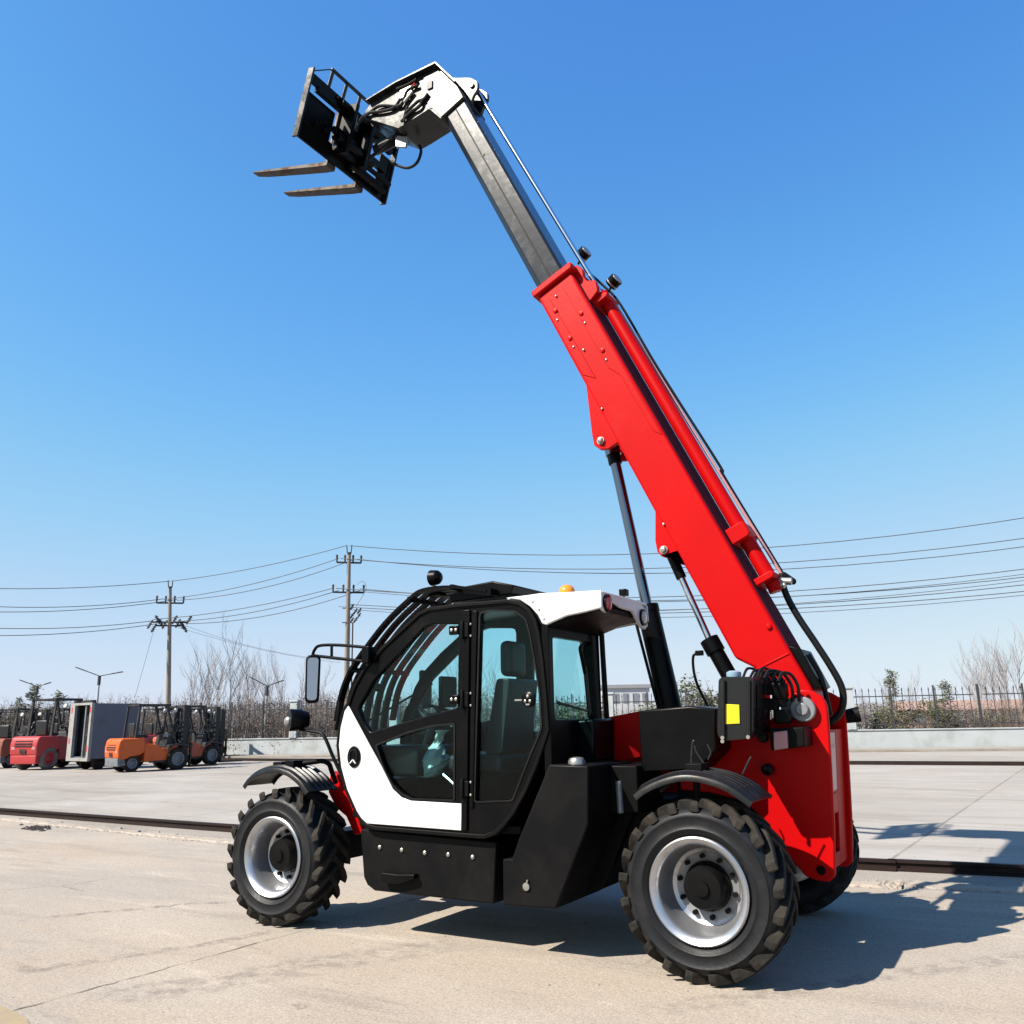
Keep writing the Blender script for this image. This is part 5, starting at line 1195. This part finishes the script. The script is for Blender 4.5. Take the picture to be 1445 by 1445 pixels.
for (x, y, v, sag, lab) in ((493, 770, 722, 1.35, 'topmost wire sweeping right behind the red boom'), (481, 788, 752, 1.25, 'second wire from the top behind the red boom'), (504, 789, 764, 1.3, 'third wire from the top behind the red boom'), (474, 830, 796, 1.15, 'fourth wire from the top behind the red boom'), (508, 831, 808, 1.1, 'fifth wire from the top behind the red boom'), (495, 853, 819, .95, 'sixth wire from the top behind the red boom'), (495, 857, 829, .85, 'lowest wire behind the red boom')):
    wire(D(x, y, d2), D(1500, v, d2*.86), sag, lab, WR, 1.7)
for (x, y, v, sag, lab) in ((500, 834, 803, 1.2, 'thin wire just under the fourth one behind the red boom'), (478, 856, 812, 1.05, 'thin wire just under the fifth one behind the red boom'), (490, 860, 834, .95, 'thin wire close under the lowest one behind the red boom')):
    wire(D(x, y, d2), D(1500, v, d2*.86), sag, lab, WR, 1.7, .018)
wire(D(218, 885, d1), D(190, 985, d1*1.0), .05, 'thin slanting stay wire beside the thinner pole', 'stay wires', r=.012)
wire(D(250, 885, d1), D(480, 935, d1*1.2), .3, 'faint upper service wire sagging right from the thinner pole', 'service wires', r=.010)
wire(D(262, 883, d1), D(490, 932, d1*1.2), .5, 'faint lower service wire sagging right from the thinner pole', 'service wires', r=.010)
def lamp_post(px, hub, tips, dist_px, label):
    b = G(px, dist_px); b.z = 0; ds = depth(b); h = D(hub[0], hub[1], ds); b.x, b.y = h.x, h.y
    e = empty('lamp_post', b); tagp(e, label, 'lamp post', 'two-armed lamp posts'); e['offset'] = 1
    bm = B(); cyl(bm, b, h-Vector((0, 0, .1)), .085, .06, 12); obj('column', bm, LAMPG, e)
    bm = B(); box(bm, h.x-.07, h.x+.07, h.y-.07, h.y+.07, h.z-.55, h.z+.02); obj('hub', bm, LAMPD, e, bev=.01)
    for tp in tips:
        q = D(tp[0], tp[1], ds); bm = B(); d_ = q-h; bar(bm, h+d_*.02, h+d_*.72, .06, .05); bar(bm, h+d_*.55, q, .22, .05); obj('lamp_arm', bm, LAMPD, e, bev=.008)
lamp_post(140, (140.5, 954), ((107, 941.5), (173, 948)), 1065, 'grey lamp post with two raised arms, right of the other one on the left')
lamp_post(53, (53, 969), ((28, 959.5), (71.5, 963)), 1061, 'grey lamp post with two raised arms, nearest the left edge')
lamp_post(377, (377, 968), ((352, 955), (400, 960)), 1063, 'grey lamp post with two arms in front of the dry hedge')

# ------------------------------------------------------------------ parked forklifts
def forklift(cw, body, label, guard=F_DK, low=False):
    e = empty('forklift', (0, 0, 0)); tagp(e, label, 'forklift', 'forklifts parked along the yard')
    zt = .92 if not low else .86
    bm = B(); prism(bm, rounded([(-.52, .42), (-.55, .75), (-.50, zt+.08), (-.42, zt+.14), (.30, zt+.14), (.34, zt), (.34, .62), (.24, .55), (.10, .50), (-.10, .50), (-.28, .40)], .08), -.54, .54)
    c_ = obj('counterweight', bm, cw, e, bev=.045, seg=3)
    for z_ in (.70, .77, .84):
        bm = B(); box(bm, -.565 if z_ < .8 else -.535, -.44, -.34, .34, z_, z_+.03); obj('vent_slot', bm, F_DK, c_)
    for y in (-.40, .40):
        bm = B(); box(bm, -.545, -.43, y-.07, y+.07, .60, .70); obj('rear_light', bm, PINK_L, e, bev=.01)
        bm = B(); cyl(bm, (1.30, y, 1.95), (1.36, y, 1.93), .07, n=14); obj('work_light', bm, CLEAR_L, e)
        bm = B(); cyl(bm, (1.30, y*.8, .62), (1.70, y*.8, .95), .035, n=10); obj('tilt_cylinder', bm, F_DK, e)
        bm = B(); box(bm, .55, 1.15, y*1.1-.05, y*1.1+.05, .26, .33); obj('step', bm, F_DK, e)
    bm = B(); prism(bm, [(1.05, .73), (1.12, 1.12), (1.30, 1.16), (1.36, .87)], -.42, .42); obj('dashboard', bm, F_DK, e, bev=.02)
    bm = B(); random.seed(9)
    for i_ in range(9): y_ = random.uniform(-.3, .3); tube(bm, [(1.3, y_, .9), (1.5, y_+.05, 1.1+random.random()*.4), (1.68, y_*.8, 1.3+random.random()*.5)], .016, 5, k=3)
    obj('hydraulic_hose', bm, F_DK, e)
    bm = B()
    for i_ in range(4): bar(bm, (1.0, -.1-.06*i_, .95), (.94, -.1-.06*i_, 1.22), .015, .015)
    obj('control_lever', bm, F_DK, e)
    bm = B(); prism(bm, rounded([(-.50, .18), (-.52, .44), (-.30, .42), (-.24, .22)], .03), -.50, .50); obj('rear_bumper', bm, F_GR if not low else cw, e, bev=.03)
    bm = B(); box(bm, -.558, -.50, -.12, .12, .50, .62); obj('tow_hole', bm, F_DK, c_)
    bm = B(); prism(bm, rounded([(.345, .30), (.345, zt-.02), (.80, zt-.10), (.86, .72), (1.25, .72), (1.34, .86), (1.44, .86), (1.5, .35)] if not low else [(.345, .28), (.345, 1.0), (.62, .96), (1.05, .55), (1.35, .50), (1.45, .70), (1.52, .7), (1.52, .25)], .05), -.50, .50); obj('body', bm, body, e, bev=.03)
    bm = B(); box(bm, .10, .55, -.24, .24, zt+.142, zt+.24); prism(bm, [(.06, zt+.15), (.16, zt+.15), (.10, zt+.62), (.02, zt+.62)], -.22, .22); obj('seat', bm, SEATM, e, bev=.04)
    for y in (-.46, .46):
        bm = B(); bar(bm, (.02, y, zt+.12), (.10, y, 2.10), .06, .07, Vector((0, 1, 0))); obj('roof_post', bm, guard, e)
        bm = B(); bar(bm, (1.38, y, .86), (1.02, y, 2.10), .06, .07, Vector((0, 1, 0))); obj('roof_post', bm, guard, e)
    bm = B(); box(bm, .04, 1.12, -.50, -.43, 2.08, 2.15); box(bm, .04, 1.12, .43, .50, 2.08, 2.15)
    for i in range(8): x = .06+i*.148; box(bm, x, x+.035, -.43, .43, 2.09, 2.14)
    obj('overhead_guard', bm, guard, e)
    bm = B(); cyl(bm, (1.25, 0, .86), (.98, 0, 1.28), .03, n=8)
    rg = [Vector((.98, 0, 1.28))+Vector((.10*math.cos(i*.523), .17*math.sin(i*.523), .10*math.cos(i*.523))) for i in range(13)]; tube(bm, rg, .014, 6, smooth=False); obj('steering_wheel', bm, F_DK, e)
    for y in (-.34, .34):
        bm = B(); box(bm, 1.66, 1.80, y-.05, y+.05, .15, 2.12); box(bm, 1.81, 1.90, y*.82-.04, y*.82+.04, .15, 2.05); obj('mast_rail', bm, F_DK, e)
    bm = B()
    for z in (.5, 1.2, 2.02): box(bm, 1.68, 1.78, -.289, .289, z, z+.09)
    cyl(bm, (1.74, 0, .3), (1.74, 0, 1.9), .05, n=10); box(bm, 1.91, 1.97, -.50, .50, .35, .45); box(bm, 1.91, 1.97, -.50, .50, .72, .82)
    for i in range(9): y = -.45+i*.11; box(bm, 1.915, 1.945, y-.015, y+.015, .83, 1.25)
    obj('carriage', bm, F_DK, e)
    for y in (-.28, .28):
        bm = B(); box(bm, 1.98, 2.03, y-.06, y+.06, .06, .85); box(bm, 2.03, 3.0, y-.06, y+.06, .06, .10); obj('fork', bm, FORKM, e)
    for x, y, r, w in ((-.02, .47 if low else .40, .33 if low else .27, .18), (-.02, -.47 if low else -.40, .33 if low else .27, .18), (1.45, .50, .36, .24), (1.45, -.50, .36, .24)):
        s = 1 if y > 0 else -1; bm = B(); lathe(bm, [(y+s*(w/2-.03), r*.60), (y+s*w/2, r*.70), (y+s*w/2, r*.9), (y+s*(w/2-.03), r), (y-s*(w/2-.03), r), (y-s*w/2, r*.9), (y-s*w/2, r*.6)], (x, 0, r), 28, closed=True); wh = obj('wheel', bm, PALET if low and x < .5 else LUG, e, ang=50)
        bm = B(); lathe(bm, [(y-s*w*.3, .02), (y-s*w*.3, r*.61), (y+s*(w/2-.025), r*.61), (y+s*(w/2-.03), r*.5), (y+s*(w/2-.08), r*.42), (y+s*(w/2-.06), r*.2), (y+s*(w/2-.03), .02)], (x, 0, r), 24); obj('rim', bm, body if low else F_GR, wh)
    bm = B(); prism(bm, rounded([(1.05, .62), (1.10, .82), (1.45, .87), (1.80, .80), (1.82, .74), (1.45, .80), (1.14, .76), (1.10, .62)], .02), -.64, -.40); prism(bm, rounded([(1.05, .62), (1.10, .82), (1.45, .87), (1.80, .80), (1.82, .74), (1.45, .80), (1.14, .76), (1.10, .62)], .02), .40, .64); obj('mudguard', bm, F_DK, e)
    return e
def park(o, rear_px, head, s):
    p = G(*rear_px); o.location = (p.x, p.y, 0); o.rotation_euler = (0, 0, math.atan2(head[1], head[0])); o.scale = (s, s, s)
f1 = forklift(F_OR, F_OR, 'bright orange forklift with its counterweight to the left, nearest of the row'); park(f1, (178, 1089), (-.24, -.97), 1.14)
f2 = forklift(F_OR2, F_OR2, 'faded orange forklift parked behind the bright orange one, furthest right'); park(f2, (236, 1082), (-.10, -.99), 1.14)
f3 = forklift(F_RD, F_RD, 'red forklift with a sloping body and pale tyres beside the grey cargo box', low=True); park(f3, (50, 1086), (.20, -.98), 1.32)
f4 = forklift(F_RB, F_RB, 'rusty red forklift cut off by the left edge of the photo'); park(f4, (-2, 1084), (.30, -.95), 1.16)
f5 = forklift(F_DK, F_RB, 'dark forklift standing behind the red one, only its mast and guard showing'); park(f5, (30, 1072), (.10, -.99), 1.14)
f6 = forklift(F_RD, F_DK, 'dark forklift with a red hood standing behind the bright orange one'); park(f6, (205, 1074), (-.05, -.99), 1.16)
f7 = forklift(F_RB, F_DK, 'dark forklift with a tall mast between the red forklift and the grey box, partly hidden'); park(f7, (70, 1074), (.05, -.99), 1.22)
f8 = forklift(F_OR2, F_DK, 'dark mast and guard of a forklift rising behind the faded orange one'); park(f8, (252, 1072), (-.25, -.97), 1.15)
f9 = forklift(F_DK, F_DK, 'dark forklift furthest back at the left edge, only its mast showing'); park(f9, (2, 1071), (.25, -.97), 1.22)
# grey cargo box
cpt = G(123, 1087); cpt.z = 0
vd = Vector((cpt.x-CAM.x, cpt.y-CAM.y, 0)).normalized(); rd = Vector((vd.y, -vd.x, 0)); rd = rd if rd.dot(RT) > 0 else -rd
bb = vd*math.cos(R(60))+rd*math.sin(R(60)); aa = vd*math.sin(R(60))-rd*math.cos(R(60))
def K(a, b, z): return cpt+aa*a+bb*b+Vector((0, 0, z))
def kbox(bm, a0, a1, b0, b1, z0, z1):
    v = [bm.verts.new(K(a, b, z)) for a in (a0, a1) for b in (b0, b1) for z in (z0, z1)]
    for q in ((0, 1, 3, 2), (4, 6, 7, 5), (0, 4, 5, 1), (2, 3, 7, 6), (0, 2, 6, 4), (1, 5, 7, 3)): bm.faces.new([v[i] for i in q])
e = empty('cargo_box', cpt); tagp(e, 'grey box truck body with a pale framed open end, left of the orange forklift', 'truck body'); e['offset'] = 1
AW, BL = 1.5, 2.1; ZB, ZT = .42, 2.56
bm = B(); kbox(bm, .06, AW-.06, -.001, -.04, ZB, ZT); kbox(bm, 0.0, .05, .06, BL, ZB, ZT); kbox(bm, AW-.05, AW, .06, BL, ZB, ZT); kbox(bm, .051, AW-.051, .06, BL, ZT-.05, ZT); kbox(bm, .051, AW-.051, .06, BL, ZB, ZB+.08); kbox(bm, .051, AW-.051, BL-.05, BL, ZB+.081, ZT-.051)
bm.free(); bm = B(); kbox(bm, .0, .05, .06, BL, ZB, ZT); kbox(bm, AW-.05, AW, .06, BL, ZB, ZT); kbox(bm, .051, AW-.051, .06, BL, ZT-.05, ZT); kbox(bm, .051, AW-.051, .06, BL, ZB, ZB+.08); kbox(bm, .051, AW-.051, BL-.05, BL, ZB+.081, ZT-.051)
obj('box_body', bm, BOXS, e, smooth=False)
bm = B(); kbox(bm, -.03, .10, -.06, .059, ZB-.08, ZT+.03); kbox(bm, AW-.30, AW+.03, -.06, .059, ZB-.08, ZT+.03); kbox(bm, .101, AW-.301, -.06, .059, ZT-.06, ZT+.03); kbox(bm, .101, AW-.301, -.06, .059, ZB-.08, ZB+.04); obj('end_frame', bm, BOXF, e, smooth=False)
bm = B(); kbox(bm, .42, .50, -.02, .03, ZB+.081, ZT-.101); obj('lock_bar', bm, F_GR, e, smooth=False)
for a_, z_ in ((.02, 2.2), (.04, .7), (AW-.14, 2.2), (AW-.14, 1.0)):
    bm = B(); kbox(bm, a_, a_+.08, -.064, -.0605, z_, z_+.22); obj('red_reflector', bm, F_RD, e, smooth=False)
for a_ in (.3, AW-.3):
    for b_ in (.6, 2.3):
        bm = B(); c = K(a_, b_, .24); cyl(bm, c-aa*.1, c+aa*.1, .24, n=20); obj('wheel', bm, LUG, e)
bm = B(); kbox(bm, .0515, AW-.0515, .30, .34, ZB+.081, ZT-.051); obj('shade_panel', bm, F_DK, e, smooth=False)  # dark sheet added to stand for the unlit inside of the box
bm = B(); kbox(bm, .2, AW-.2, .1, BL-.2, .30, ZB-.002); obj('underframe', bm, F_DK, e, smooth=False)
